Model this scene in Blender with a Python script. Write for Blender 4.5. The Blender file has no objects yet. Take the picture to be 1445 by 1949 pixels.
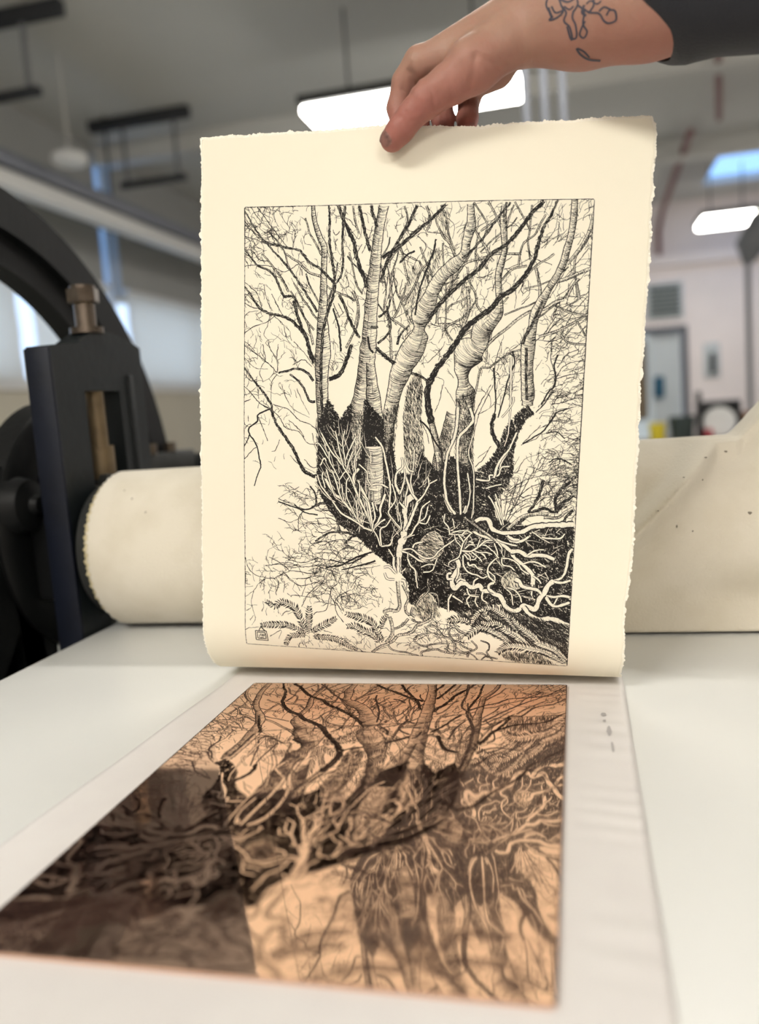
# A printmaking studio: an etching is lifted off its copper plate on the bed of an etching press.
# World: metres, z = 0 is the top of the press bed, +y runs away from the camera, the plate lies square to x / y.
import bpy, bmesh, math, random
import numpy as np
from mathutils import Vector, Matrix
from mathutils.bvhtree import BVHTree
random.seed(7); rng = np.random.default_rng(11)
SC = bpy.context.scene; COL = SC.collection
R = math.radians

# ------------------------------------------------------------------ helpers
def link(o, parent=None):
    COL.objects.link(o)
    if parent is not None: o.parent = parent
    return o
def empty(name, loc=(0, 0, 0)):
    o = bpy.data.objects.new(name, None); o.empty_display_size = .05; o.location = loc
    return link(o)
def tag(o, label=None, cat=None, group=None, kind=None):
    if label: o['label'] = label
    if cat: o['category'] = cat
    if group: o['group'] = group
    if kind: o['kind'] = kind
    return o
def thing(name, label, cat, loc=(0, 0, 0), group=None): return tag(empty(name, loc), label, cat, group)
def finish(name, bm, mats, parent=None, smooth=True, angle=40):
    """link a bmesh given in world coordinates as one object"""
    me = bpy.data.meshes.new(name)
    if parent is not None: bmesh.ops.translate(bm, verts=bm.verts, vec=-Vector(parent.matrix_basis.translation) if parent.parent is None else -(Vector(parent.matrix_basis.translation) + Vector(parent.parent.matrix_basis.translation)))
    bmesh.ops.recalc_face_normals(bm, faces=bm.faces)
    bm.to_mesh(me); bm.free()
    for m in (mats if isinstance(mats, (list, tuple)) else [mats]): me.materials.append(m)
    if smooth:
        me.polygons.foreach_set('use_smooth', [True] * len(me.polygons))
        me.set_sharp_from_angle(angle=R(angle))
    return link(bpy.data.objects.new(name, me), parent)
def np_mesh(name, V, F, mats, parent=None, smooth=True, mat_index=None):
    me = bpy.data.meshes.new(name)
    V = np.asarray(V, np.float32)
    if parent is not None: V = V - np.array(parent.matrix_basis.translation, np.float32)
    F = np.asarray(F, np.int32); n = F.shape[1]
    me.vertices.add(len(V)); me.vertices.foreach_set('co', V.ravel())
    me.loops.add(F.size); me.loops.foreach_set('vertex_index', F.ravel())
    me.polygons.add(len(F)); me.polygons.foreach_set('loop_start', np.arange(0, F.size, n, dtype=np.int32))
    me.polygons.foreach_set('loop_total', np.full(len(F), n, np.int32))
    if mat_index is not None: me.polygons.foreach_set('material_index', np.asarray(mat_index, np.int32))
    me.polygons.foreach_set('use_smooth', np.full(len(F), smooth))
    for m in (mats if isinstance(mats, (list, tuple)) else [mats]): me.materials.append(m)
    me.update(calc_edges=True); me.validate()
    return link(bpy.data.objects.new(name, me), parent)
def box(bm, x0, x1, y0, y1, z0, z1, bev=0.0, rot=None, seg=2):
    r = bmesh.ops.create_cube(bm, size=1.0); vs = r['verts']
    bmesh.ops.scale(bm, vec=(x1 - x0, y1 - y0, z1 - z0), verts=vs)
    if bev > 0:
        es = list({e for v in vs for e in v.link_edges})
        rr = bmesh.ops.bevel(bm, geom=es, offset=bev, segments=seg, affect='EDGES', profile=.5)
        vs = list({v for f in rr['faces'] for v in f.verts} | {v for v in vs if v.is_valid})
    if rot is not None: bmesh.ops.rotate(bm, verts=vs, cent=(0, 0, 0), matrix=rot)
    bmesh.ops.translate(bm, verts=vs, vec=((x0 + x1) / 2, (y0 + y1) / 2, (z0 + z1) / 2))
    return vs
def boxo(name, b, m, parent=None, bev=0.0): 
    bm = bmesh.new(); box(bm, *b, bev=bev); return finish(name, bm, m, parent)
def tube(bm, pts, r, n=16, caps=True):
    pts = [Vector(p) for p in pts]; rings = []
    rr = r if isinstance(r, (list, tuple)) else [r] * len(pts)
    up = None
    for i, p in enumerate(pts):
        t = (pts[min(i + 1, len(pts) - 1)] - pts[max(i - 1, 0)]).normalized()
        if up is None: up = t.orthogonal().normalized()
        up = (up - t * up.dot(t)).normalized(); s = t.cross(up)
        rings.append([bm.verts.new(p + (up * math.cos(2 * math.pi * k / n) + s * math.sin(2 * math.pi * k / n)) * rr[i]) for k in range(n)])
    for a, b in zip(rings, rings[1:]):
        for k in range(n): bm.faces.new((a[k], a[(k + 1) % n], b[(k + 1) % n], b[k]))
    if caps: bm.faces.new(rings[0][::-1]); bm.faces.new(rings[-1])
def lathe(bm, prof, c, axis='x', n=48, a0=0.0, a1=2 * math.pi):
    """prof: (along, radius) pairs, closed profile if first == last"""
    full = abs(a1 - a0 - 2 * math.pi) < 1e-6; m = n if full else n + 1; rings = []
    for k in range(m):
        a = a0 + (a1 - a0) * k / n; ring = []
        for s, r in prof:
            u, v = r * math.cos(a), r * math.sin(a)
            p = {'x': (s, u, v), 'y': (u, s, v), 'z': (u, v, s)}[axis]
            ring.append(bm.verts.new((c[0] + p[0], c[1] + p[1], c[2] + p[2])))
        rings.append(ring)
    for k in range(n):
        a, b = rings[k], rings[(k + 1) % m]
        for i in range(len(prof) - 1): bm.faces.new((a[i], a[i + 1], b[i + 1], b[i]))
    bmesh.ops.remove_doubles(bm, verts=bm.verts, dist=1e-6)
    if not full:
        pass
def prism(bm, poly, axis, a, b):
    """extrude a closed 2-D outline along an axis ('x': poly in y,z  'y': x,z  'z': x,y)"""
    def P(q, s): return {'x': (s, q[0], q[1]), 'y': (q[0], s, q[1]), 'z': (q[0], q[1], s)}[axis]
    A = [bm.verts.new(P(q, a)) for q in poly]; B = [bm.verts.new(P(q, b)) for q in poly]; n = len(poly)
    bm.faces.new(A[::-1]); bm.faces.new(B)
    for i in range(n): bm.faces.new((A[i], A[(i + 1) % n], B[(i + 1) % n], B[i]))

# ------------------------------------------------------------------ materials
def srgb(r, g, b):
    f = lambda c: (c / 255 / 12.92) if c / 255 <= .04045 else ((c / 255 + .055) / 1.055) ** 2.4
    return (f(r), f(g), f(b), 1)
def mat(name, col, rough=.6, metal=0.0, spec=.5, noise=None, bump=None, **kw):
    """noise = (scale, amount, second colour)   bump = (scale, strength, distance)"""
    m = bpy.data.materials.new(name); m.use_nodes = True
    nt = m.node_tree; N, L = nt.nodes, nt.links; P = N['Principled BSDF']
    P.inputs['Base Color'].default_value = col; P.inputs['Roughness'].default_value = rough
    P.inputs['Metallic'].default_value = metal; P.inputs['Specular IOR Level'].default_value = spec
    for k, v in kw.items(): P.inputs[k.replace('_', ' ')].default_value = v
    tc = N.new('ShaderNodeTexCoord')
    if noise:
        n = N.new('ShaderNodeTexNoise'); n.inputs['Scale'].default_value = noise[0]; n.inputs['Detail'].default_value = 6
        L.new(tc.outputs['Object'], n.inputs['Vector'])
        rp = N.new('ShaderNodeValToRGB'); rp.color_ramp.elements[0].position = .42; rp.color_ramp.elements[1].position = .72
        rp.color_ramp.elements[0].color = (0, 0, 0, 1); rp.color_ramp.elements[1].color = (noise[1],) * 3 + (1,)
        L.new(n.outputs['Fac'], rp.inputs['Fac'])
        mx = N.new('ShaderNodeMix'); mx.data_type = 'RGBA'; mx.inputs['A'].default_value = col; mx.inputs['B'].default_value = noise[2]
        L.new(rp.outputs['Color'], mx.inputs['Factor']); L.new(mx.outputs['Result'], P.inputs['Base Color'])
    if bump:
        n = N.new('ShaderNodeTexNoise'); n.inputs['Scale'].default_value = bump[0]; n.inputs['Detail'].default_value = 4
        L.new(tc.outputs['Object'], n.inputs['Vector'])
        b = N.new('ShaderNodeBump'); b.inputs['Strength'].default_value = bump[1]; b.inputs['Distance'].default_value = bump[2]
        L.new(n.outputs['Fac'], b.inputs['Height']); L.new(b.outputs['Normal'], P.inputs['Normal'])
    return m
def glow(name, col, strength):
    m = bpy.data.materials.new(name); m.use_nodes = True
    P = m.node_tree.nodes['Principled BSDF']; P.inputs['Base Color'].default_value = (.8, .8, .8, 1)
    P.inputs['Emission Color'].default_value = col; P.inputs['Emission Strength'].default_value = strength
    return m
M = {}
M['bed'] = mat('white_laminate', srgb(222, 222, 219), .34, spec=.32, noise=(9, .25, srgb(212, 212, 211)), bump=(60, .04, .001))
M['bed_edge'] = mat('steel_edge', srgb(150, 150, 148), .4, .6)
M['felt'] = mat('wool_felt', srgb(212, 205, 190), .95, spec=.15, noise=(14, .6, srgb(190, 181, 160)), bump=(420, .5, .0012), Sheen_Weight=.25)
M['felt_edge'] = mat('felt_edge', srgb(206, 194, 158), .95, spec=.1, noise=(60, .7, srgb(180, 166, 128)), bump=(500, .7, .002))
M['cast'] = mat('dark_green_black_casting', srgb(21, 26, 28), .45, spec=.3, noise=(12, .6, srgb(20, 25, 27)), bump=(90, .25, .002))
M['cast_blue'] = mat('blue_black_paint', srgb(14, 19, 32), .5, spec=.22, noise=(25, .7, srgb(10, 13, 22)), bump=(120, .2, .002))
M['cast_black'] = mat('black_casting', srgb(15, 16, 17), .5, spec=.25, noise=(18, .5, srgb(24, 25, 26)), bump=(90, .25, .002))
M['cast_grey'] = mat('grey_casting', srgb(48, 49, 48), .5, spec=.3, noise=(10, .6, srgb(70, 69, 66)), bump=(60, .3, .003))
M['steel'] = mat('worn_steel', srgb(104, 94, 84), .36, .8, noise=(40, .7, srgb(60, 50, 42)))
M['bronze'] = mat('dull_bronze', srgb(120, 104, 80), .5, .6, noise=(30, .6, srgb(80, 68, 52)))
M['paper'] = mat('cream_paper', srgb(248, 243, 225), .9, spec=.12, bump=(900, .12, .0004))
M['fibre'] = mat('torn_paper_fibre', srgb(252, 247, 232), .95, spec=.05, bump=(1200, .6, .001))
M['ink'] = mat('black_etching_ink', srgb(26, 22, 20), .55, spec=.35)
M['plate_ink'] = mat('etched_groove', srgb(70, 44, 36), .55, .3, spec=.3)
M['tissue'] = mat('thin_newsprint', srgb(226, 222, 220), .6, spec=.25, noise=(30, .35, srgb(216, 210, 210)), bump=(25, .15, .002))
M['skin'] = mat('skin', srgb(158, 124, 107), .5, spec=.3, noise=(55, .4, srgb(150, 106, 92)), bump=(230, .4, .0012), Subsurface_Weight=.18, Subsurface_Scale=.006)
def blush(m, z0, z1, col):
    """pinker skin towards the finger ends (object z)"""
    nt = m.node_tree; N, L = nt.nodes, nt.links; tc = N.new('ShaderNodeTexCoord'); sx = N.new('ShaderNodeSeparateXYZ'); mr = N.new('ShaderNodeMapRange')
    mr.inputs['From Min'].default_value = z1; mr.inputs['From Max'].default_value = z0; L.new(tc.outputs['Object'], sx.inputs[0]); L.new(sx.outputs['Z'], mr.inputs['Value'])
    P = N['Principled BSDF']; src = P.inputs['Base Color'].links[0].from_socket; mx = N.new('ShaderNodeMix'); mx.data_type = 'RGBA'; mx.inputs['B'].default_value = col
    L.new(mr.outputs['Result'], mx.inputs['Factor']); L.new(src, mx.inputs['A']); L.new(mx.outputs['Result'], P.inputs['Base Color'])
blush(M['skin'], -.045, .0, srgb(152, 98, 88))
M['nail'] = mat('nail', srgb(172, 128, 118), .3, spec=.5, noise=(260, .8, srgb(112, 82, 76)))
M['tattoo'] = mat('faded_tattoo_ink', srgb(66, 64, 74), .55, spec=.3)
M['sleeve'] = mat('charcoal_knit', srgb(44, 45, 50), .95, spec=.1, bump=(700, .6, .001), Sheen_Weight=.2)
M['ceil'] = mat('grey_ceiling', srgb(206, 205, 200), .9, spec=.1, noise=(1.5, .3, srgb(196, 196, 190)))
M['wall_grey'] = mat('grey_wall', srgb(176, 177, 174), .85, spec=.1, noise=(2, .3, srgb(164, 166, 164)))
M['wall_beige'] = mat('beige_wall', srgb(200, 194, 178), .85, spec=.1, noise=(2, .3, srgb(186, 180, 166)))
M['wall_pink'] = mat('off_white_wall', srgb(236, 226, 223), .85, spec=.1, noise=(2, .25, srgb(212, 204, 202)))
M['floor'] = mat('grey_floor', srgb(150, 150, 144), .6, spec=.3, noise=(4, .5, srgb(126, 126, 120)))
M['white'] = mat('white_paint', srgb(232, 232, 230), .6, spec=.3, noise=(8, .2, srgb(220, 220, 220)))
M['blind'] = mat('white_blind', srgb(236, 236, 236), .8, spec=.1, bump=(40, .1, .002))
def translucent(m, col, f):
    """let light through a thin sheet: mix a translucent shader over the surface"""
    nt = m.node_tree; N, L = nt.nodes, nt.links; t = N.new('ShaderNodeBsdfTranslucent'); t.inputs['Color'].default_value = col
    x = N.new('ShaderNodeMixShader'); x.inputs[0].default_value = f
    L.new(N['Principled BSDF'].outputs[0], x.inputs[1]); L.new(t.outputs[0], x.inputs[2]); L.new(x.outputs[0], N['Material Output'].inputs['Surface'])
translucent(M['blind'], (1, .93, .80, 1), .85)
translucent(M['paper'], srgb(250, 238, 205), .14)
M['galv'] = mat('galvanised_steel', srgb(150, 154, 164), .5, .5, noise=(18, .5, srgb(126, 130, 140)))
M['grey_pvc'] = mat('grey_duct', srgb(112, 114, 117), .6, noise=(6, .4, srgb(96, 98, 101)))
M['dark'] = mat('dark_strut', srgb(40, 42, 46), .6, noise=(12, .4, srgb(54, 55, 58)))
M['red_pipe'] = mat('dull_red_pipe', srgb(128, 84, 80), .6, noise=(12, .3, srgb(110, 76, 72)))
M['door_frame'] = mat('dark_blue_grey_frame', srgb(74, 78, 86), .6, noise=(8, .3, srgb(60, 64, 72)))
M['door_leaf'] = mat('pale_door', srgb(190, 196, 198), .6, noise=(5, .3, srgb(176, 182, 186)))
M['brown'] = mat('brown_card', srgb(150, 108, 74), .8, noise=(14, .4, srgb(126, 92, 62)))
M['beige'] = mat('tan_cloth', srgb(126, 108, 84), .9, noise=(9, .5, srgb(98, 82, 62)))
M['yellow'] = mat('yellow_plastic', srgb(216, 196, 40), .5, noise=(14, .3, srgb(190, 170, 30)))
M['teal'] = mat('teal_cloth', srgb(26, 82, 108), .9, noise=(20, .4, srgb(18, 60, 84)))
M['blue'] = mat('blue_plastic', srgb(84, 96, 160), .5, noise=(20, .3, srgb(70, 80, 140)))
M['red'] = mat('red_plastic', srgb(176, 70, 80), .5, noise=(20, .3, srgb(150, 56, 66)))
M['dark_green'] = mat('dark_green_plastic', srgb(52, 64, 62), .5, noise=(14, .4, srgb(40, 50, 50)))
M['black'] = mat('black_plastic', srgb(30, 31, 34), .5, noise=(14, .4, srgb(44, 45, 48)))
M['bench'] = mat('brown_worktop', srgb(112, 96, 78), .6, noise=(8, .5, srgb(88, 74, 60)))
M['tube'] = glow('lamp_diffuser', (1.0, .97, .90, 1), 22)
M['tube_key'] = glow('press_lamp_diffuser', (1.0, .97, .90, 1), 50)
M['tube_front'] = glow('front_lamp_diffuser', (1.0, .965, .88, 1), 31)
def glass(name, tint=(.95, .97, 1, 1)):
    m = bpy.data.materials.new(name); m.use_nodes = True; nt = m.node_tree; N, L = nt.nodes, nt.links
    t = N.new('ShaderNodeBsdfTransparent'); t.inputs['Color'].default_value = tint; g = N.new('ShaderNodeBsdfGlossy'); g.inputs['Roughness'].default_value = .05
    x = N.new('ShaderNodeMixShader'); x.inputs[0].default_value = .08
    L.new(t.outputs[0], x.inputs[1]); L.new(g.outputs[0], x.inputs[2]); L.new(x.outputs[0], N['Material Output'].inputs['Surface']); return m
M['frost'] = glass('window_glass'); M['tint'] = glass('sky_tinted_glass', (.68, .83, 1, 1))  # blue of the sky put into the slit and skylight glass; other panes near clear

def copper():
    m = bpy.data.materials.new('polished_copper'); m.use_nodes = True
    nt = m.node_tree; N, L = nt.nodes, nt.links; P = N['Principled BSDF']
    P.inputs['Base Color'].default_value = srgb(240, 196, 168); P.inputs['Metallic'].default_value = .93
    P.inputs['Roughness'].default_value = .035
    tc = N.new('ShaderNodeTexCoord'); n = N.new('ShaderNodeTexNoise'); n.inputs['Scale'].default_value = 18; n.inputs['Detail'].default_value = 5
    L.new(tc.outputs['Object'], n.inputs['Vector'])
    mr = N.new('ShaderNodeMapRange'); mr.inputs['To Min'].default_value = .02; mr.inputs['To Max'].default_value = .075
    L.new(n.outputs['Fac'], mr.inputs['Value']); L.new(mr.outputs['Result'], P.inputs['Roughness'])
    mx = N.new('ShaderNodeMix'); mx.data_type = 'RGBA'; mx.inputs['A'].default_value = srgb(250, 214, 188); mx.inputs['B'].default_value = srgb(240, 198, 174)
    L.new(n.outputs['Fac'], mx.inputs['Factor']); L.new(mx.outputs['Result'], P.inputs['Base Color'])
    return m
M['copper'] = copper()
M['smudge'] = mat('grey_smudge', srgb(176, 172, 172), .8)
M['stain'] = mat('grey_stain', srgb(120, 112, 100), .9)

# ------------------------------------------------------------------ camera
cam = bpy.data.cameras.new('camera'); co = link(bpy.data.objects.new('camera', cam))
def cam_axes(yaw, pitch, roll):
    f = np.array([math.sin(yaw) * math.cos(pitch), math.cos(yaw) * math.cos(pitch), -math.sin(pitch)])
    r = np.cross(f, [0, 0, 1]); r /= np.linalg.norm(r); u = np.cross(r, f)
    c, s = math.cos(roll), math.sin(roll)
    return c * r + s * u, -s * r + c * u, f
r_, u_, f_ = cam_axes(R(-13.7849), R(6.9048), R(-4.2245))
mw = Matrix.Identity(4)
for i in range(3): mw[i][0], mw[i][1], mw[i][2] = r_[i], u_[i], -f_[i]
mw.translation = (0.1523, -0.6611, 0.2294); co.matrix_world = mw
cam.sensor_fit = 'VERTICAL'; cam.sensor_height = 36; cam.lens = 1578.97 / 1949 * 36
cam.clip_start = .02; cam.clip_end = 100
cam.dof.use_dof = True; cam.dof.focus_distance = .672; cam.dof.aperture_fstop = 3.1
SC.camera = co

# ------------------------------------------------------------------ the room
FZ, CZ = -.85, 2.9
XL, XR, YB, YF = -4.2, 5.0, -4.0, 12.4
def struct(name, b, m, bev=0): return tag(boxo(name, b, m, None, bev), kind='structure')
struct('floor', (XL - .3, XR + .3, YB - .3, YF + .3, FZ - .1, FZ), M['floor'])
bm = bmesh.new()                                                       # ceiling with the skylight opening
SX0, SX1, SY0, SY1 = 1.9, 3.2, 9.75, 11.6
for b in ((XL - .3, SX0, YB - .3, YF + .3), (SX1, XR + .3, YB - .3, YF + .3), (SX0, SX1, YB - .3, SY0), (SX0, SX1, SY1, YF + .3)): box(bm, *b, CZ, CZ + .1)
tag(finish('ceiling', bm, M['ceil']), kind='structure')
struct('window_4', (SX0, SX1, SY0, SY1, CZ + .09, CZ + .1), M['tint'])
struct('trim_1', (XL, XR, 6.75, 6.95, CZ - .16, CZ), M['ceil'])
struct('trim_2', (XL, XR, 9.3, 9.5, CZ - .18, CZ), M['ceil'])
struct('trim_3', (XL, XR, 1.9, 2.1, CZ - .16, CZ), M['ceil'])
struct('wall_back', (XL - .3, XR + .3, YB - .2, YB, FZ, CZ), M['wall_pink'])
struct('wall_right', (XR, XR + .2, YB, YF, FZ, CZ), M['wall_pink'])
# far wall with the doorway
DX0, DX1, DZ = .78, 1.67, 1.06
bm = bmesh.new()
for b in ((XL - .3, DX0, FZ, CZ), (DX1, XR + .3, FZ, CZ), (DX0, DX1, DZ, CZ)): box(bm, b[0], b[1], YF, YF + .2, b[2], b[3])
tag(finish('wall_front', bm, M['wall_pink']), kind='structure')
struct('wall_corridor', (DX0 - 1, DX1 + 1, YF + 1.6, YF + 1.7, FZ, CZ), M['wall_beige'])
struct('trim_4', (.4, XR, YF - .12, YF, 2.0, 2.16), M['wall_pink'])                      # downstand along the far wall
bm = bmesh.new()
box(bm, DX0 - .09, DX0, YF - .05, YF + .2, FZ, DZ + .09, .004); box(bm, DX1, DX1 + .09, YF - .05, YF + .2, FZ, DZ + .09, .004); box(bm, DX0, DX1, YF - .05, YF + .2, DZ, DZ + .09, .004)
fr = tag(finish('door_1', bm, M['door_frame']), kind='structure')
leaf = boxo('door_leaf', (DX1 - .42, DX1 - .03, YF + .06, YF + .1, FZ + .02, DZ - .01), M['door_leaf'], fr, .003)
# left wall: a long band of windows with blinds, one tall narrow light between two blinds
W0, W1, WS, WH = 1.0, 11.6, .66, 1.56                                    # band: from y, to y, sill, head
T0, T1_, TH = 6.72, 7.02, 2.84                                           # tall light
bm = bmesh.new()
for y0, y1, z0, z1 in ((YB, W0, FZ, CZ), (W1, YF, FZ, CZ), (W0, W1, FZ, WS), (W0, T0, WH, CZ), (T1_, W1, WH, CZ), (T0, T1_, TH, CZ)): box(bm, XL - .25, XL, y0, y1, z0, z1)
wl = tag(finish('wall_left', bm, M['wall_grey']), kind='structure')
struct('trim_5', (XL, XL + .012, W0 - 2, YF, FZ, WS - .05), M['wall_beige'])              # painted dado below the sill
def window(n, y0, y1, z0, z1, bars, g='frost'):
    bm = bmesh.new(); x0, x1 = XL - .16, XL - .1
    box(bm, x0, x1, y0, y1, z0, z0 + .05); box(bm, x0, x1, y0, y1, z1 - .05, z1)
    for k in range(bars + 1):
        y = y0 + (y1 - y0) * k / bars; box(bm, x0, x1, max(y - .03, y0), min(y + .03, y1), z0 + .05, z1 - .05)
    o = tag(finish('window_%d' % n, bm, M['white']), kind='structure')
    boxo('window_pane', (XL - .135, XL - .13, y0 + .03, y1 - .03, z0 + .04, z1 - .04), M[g], o)
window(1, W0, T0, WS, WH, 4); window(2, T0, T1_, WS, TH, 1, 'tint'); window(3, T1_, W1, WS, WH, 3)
struct('trim_6', (XL - .1, XL + .05, W0 - .1, W1 + .1, WS - .05, WS), M['white'])          # sill
def blind(name, label, y0, y1):
    t = thing('roller_blind', label, 'blind', (XL + .02, (y0 + y1) / 2, WH), 'white roller blinds along the left wall')
    bm = bmesh.new(); n = 24
    for i in range(n + 1):
        z = WH + .02 - (WH - WS - .02) * i / n
        for y in (y0, y1): bm.verts.new((XL + .03 + .004 * math.sin(i * .6), y, z))
    bm.verts.ensure_lookup_table()
    for i in range(n): bm.faces.new((bm.verts[2 * i], bm.verts[2 * i + 1], bm.verts[2 * i + 3], bm.verts[2 * i + 2]))
    bmesh.ops.solidify(bm, geom=bm.faces[:], thickness=.002)
    finish('blind_fabric', bm, M['blind'], t)
    bm = bmesh.new(); tube(bm, [(XL + .035, y0, WH + .04), (XL + .035, y1, WH + .04)], .025); finish('roller', bm, M['white'], t)
    bm = bmesh.new(); tube(bm, [(XL + .034, y0, WS + .03), (XL + .034, y1, WS + .03)], .012); finish('bottom_bar', bm, M['white'], t)
blind('roller_blind', 'white roller blind nearest the camera, seen through the black iron arch', 3.6, 5.30)
blind('roller_blind', 'white roller blind behind the post top, left of the tall bright window slit', 5.50, 6.72)
blind('roller_blind', 'white roller blind beyond the tall bright window slit, beside the edge of the print', 7.03, 9.4)
# trunking hung along the left wall
t = thing('cable_trunking', 'long pale metal trunking running under the ceiling along the left wall', 'trunking', (-3.6, 6, 2.2))
boxo('upper_channel', (-3.66, -3.56, 2.2, 11.5, 2.09, 2.19), M['galv'], t, .006)
boxo('lower_channel', (-3.66, -3.54, 2.2, 11.5, 1.93, 2.045), M['white'], t, .006)
boxo('back_plate', (-3.69, -3.66, 2.2, 11.5, 1.93, 2.19), M['cast_grey'], t)
for y in (3.2, 6.1, 9.0): bm = bmesh.new(); tube(bm, [(-3.68, y, 2.1), (-3.68, y, CZ)], .012, 8); finish('drop_rod', bm, M['dark'], t)
# trapeze hangers under the ceiling
def hanger(label, x0, x1, y, xl0, xl1, zl, zt):
    t = thing('trapeze_hanger', label, 'hanger', ((x0 + x1) / 2, y, zt), 'dark trapeze hangers under the ceiling')
    boxo('top_strut', (x0, x1, y - .04, y + .04, zt - .09, zt), M['dark'], t, .005)
    boxo('bottom_strut', (xl0, xl1, y - .03, y + .03, zl - .05, zl), M['dark'], t, .004)
    for x in (xl0 + .07, xl1 - .07):
        bm = bmesh.new(); tube(bm, [(x, y, zl - .02), (x, y, zt - .03)], .017, 10); finish('drop_rod', bm, M['grey_pvc'], t)
hanger('dark steel trapeze hanger near the top edge of the print', -3.86, -2.92, 6.17, -3.62, -3.0, 2.36, CZ)
hanger('dark steel trapeze hanger in the top corner, nearest the camera', -3.75, -2.84, 4.26, -3.72, -3.06, 2.42, CZ)
# lamps
def lamp(name, label, x, y, L, along='x', W=.16, z=2.2, group='fluorescent ceiling lamps', h=.06, m='tube'):
    t = thing('fluorescent_lamp', label, 'lamp', (x, y, z), group)
    hx, hy = (L / 2, W / 2) if along == 'x' else (W / 2, L / 2)
    boxo('diffuser', (x - hx, x + hx, y - hy, y + hy, z, z + h), M[m], t, .02)
    boxo('housing', (x - hx - .02, x + hx + .02, y - hy - .02, y + hy + .02, z + h, z + h + .06), M['cast_grey'], t, .006)
    for s in (-.6, .6):
        bm = bmesh.new(); tube(bm, [(x + s * hx * (along == 'x'), y + s * hy * (along == 'y'), z + h + .05), (x + s * hx * (along == 'x'), y + s * hy * (along == 'y'), CZ)], .008, 8); finish('suspension', bm, M['dark'], t)
lamp('lamp', 'long bright ceiling lamp directly behind the hand', -.82, 5.05, 1.42, 'x', .42)
lamp('lamp', 'short bright ceiling lamp by the right edge, below the skylight', 2.03, 10.6, .62, 'x', .6)
lamp('lamp', 'ceiling lamp hanging above the press, over the roller', .3, 1.62, 1.42, 'x', .15, m='tube_key')
lamp('lamp', 'added fill lamp for the print, out of view behind the viewer, on the right', 1.5, -3.1, .9, 'x', .42, 1.8, h=.2, m='tube_front')  # added fill, low and thick to brighten the upright print
lamp('lamp', 'ceiling lamp hanging behind the viewer, on the left', -1.1, -2.1, 1.42, 'x', .42, 1.85, h=.2, m='tube_front')
lamp('lamp', 'ceiling lamp hanging to the right of the press', 3.4, 5.2, 1.42, 'x', .42)
lamp('lamp', 'added ceiling lamp brightening the far wall, hidden behind the print', .2, 9.6, 1.42, 'x', .42, 2.1)  # added out of view to brighten the far wall
# small ceiling fittings
t = thing('ceiling_detector', 'round off white detector on a stem beside the trunking', 'detector', (-3.3, 4.9, 2.24))
bm = bmesh.new(); lathe(bm, [(0, 0), (0, .1), (.03, .13), (.07, .12), (.1, .04), (.1, 0)], (-3.3, 4.9, 2.14), 'z', 24); finish('dome', bm, M['white'], t)
bm = bmesh.new(); tube(bm, [(-3.3, 4.9, 2.23), (-3.3, 4.9, CZ)], .009, 8); finish('stem', bm, M['ceil'], t)
for i, (x, lab) in enumerate(((.035, 'leftmost of the three silver vertical pipes below the forearm'), (.09, 'middle one of the three silver vertical pipes below the forearm'), (.145, 'rightmost of the three silver vertical pipes below the forearm'))):
    bm = bmesh.new(); tube(bm, [(x + .004 * i, 2.2, -.85 if i == 9 else .9), (x - .004, 2.2, CZ)], .013, 14)
    o = finish('metal_pipe', bm, M['galv']); tag(o, lab, 'pipe', 'silver pipes dropping from the ceiling')
bm = bmesh.new(); tube(bm, [(1.25, 6.1, 2.78), (1.6, 8.3, 2.78), (1.6, 8.3, 2.86)], .028, 10)
tag(finish('sprinkler_pipe', bm, M['red_pipe']), 'dull red pipe below the dark sleeve running across the ceiling', 'pipe')
bm = bmesh.new(); tube(bm, [(1.38, 8.6, 2.78), (1.44, 12.1, 2.74), (1.40, 12.33, 2.5), (1.40, 12.33, 2.16)], .035, 10)
tag(finish('sprinkler_pipe', bm, M['red_pipe']), 'dull red pipe beside the corner of the print running down to the far wall', 'pipe')
t = thing('extraction_duct', 'dark grey duct elbow with a vertical pipe at the right edge', 'duct', (1.8, 8, FZ))
bm = bmesh.new(); tube(bm, [(2.6, 8.0, 1.9), (2.2, 8.0, 1.86), (1.92, 8.0, 1.68), (1.79, 8.0, 1.5), (1.78, 8.0, 1.36)], [.17, .17, .16, .13, .05], 20); finish('elbow', bm, M['grey_pvc'], t)
bm = bmesh.new(); tube(bm, [(1.775, 8.0, 1.4), (1.775, 8.0, FZ)], .026, 12); finish('down_pipe', bm, M['grey_pvc'], t)
# things on and by the far wall
t = thing('wall_vent', 'dark louvred vent grille on the wall above the door', 'vent', (1.48, YF, 1.5))
bm = bmesh.new(); box(bm, 1.2, 1.72, YF - .05, YF, 1.26, 1.78, .006); finish('vent_frame', bm, M['door_leaf'], t)
bm = bmesh.new()
for k in range(7): box(bm, 1.25, 1.67, YF - .075, YF - .05, 1.31 + k * .065, 1.345 + k * .065, rot=Matrix.Rotation(R(20), 3, 'X'))
finish('louvre_grille', bm, M['dark_green'], t)
t = thing('wall_phone', 'small dark wall phone on a pale plate between door and duct', 'phone', (2.09, YF, .6))
boxo('back_plate', (1.97, 2.2, YF - .03, YF, .36, .86), M['door_leaf'], t, .01)
boxo('handset', (2.05, 2.13, YF - .09, YF - .03, .42, .72), M['black'], t, .02)
bm = bmesh.new()
box(bm, 1.28, 1.42, YF - .02, YF + .05, .12, .44, .03)
tag(finish('hanging_apron', bm, M['teal']), 'dark teal apron hanging in the open doorway', 'apron')
bm = bmesh.new(); box(bm, .8, 1.22, YF + .3, YF + .45, -.2, 1.0, .05)
tag(finish('hanging_coat', bm, M['beige']), 'tan brown coat hanging inside the doorway by the print edge', 'coat')
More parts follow.
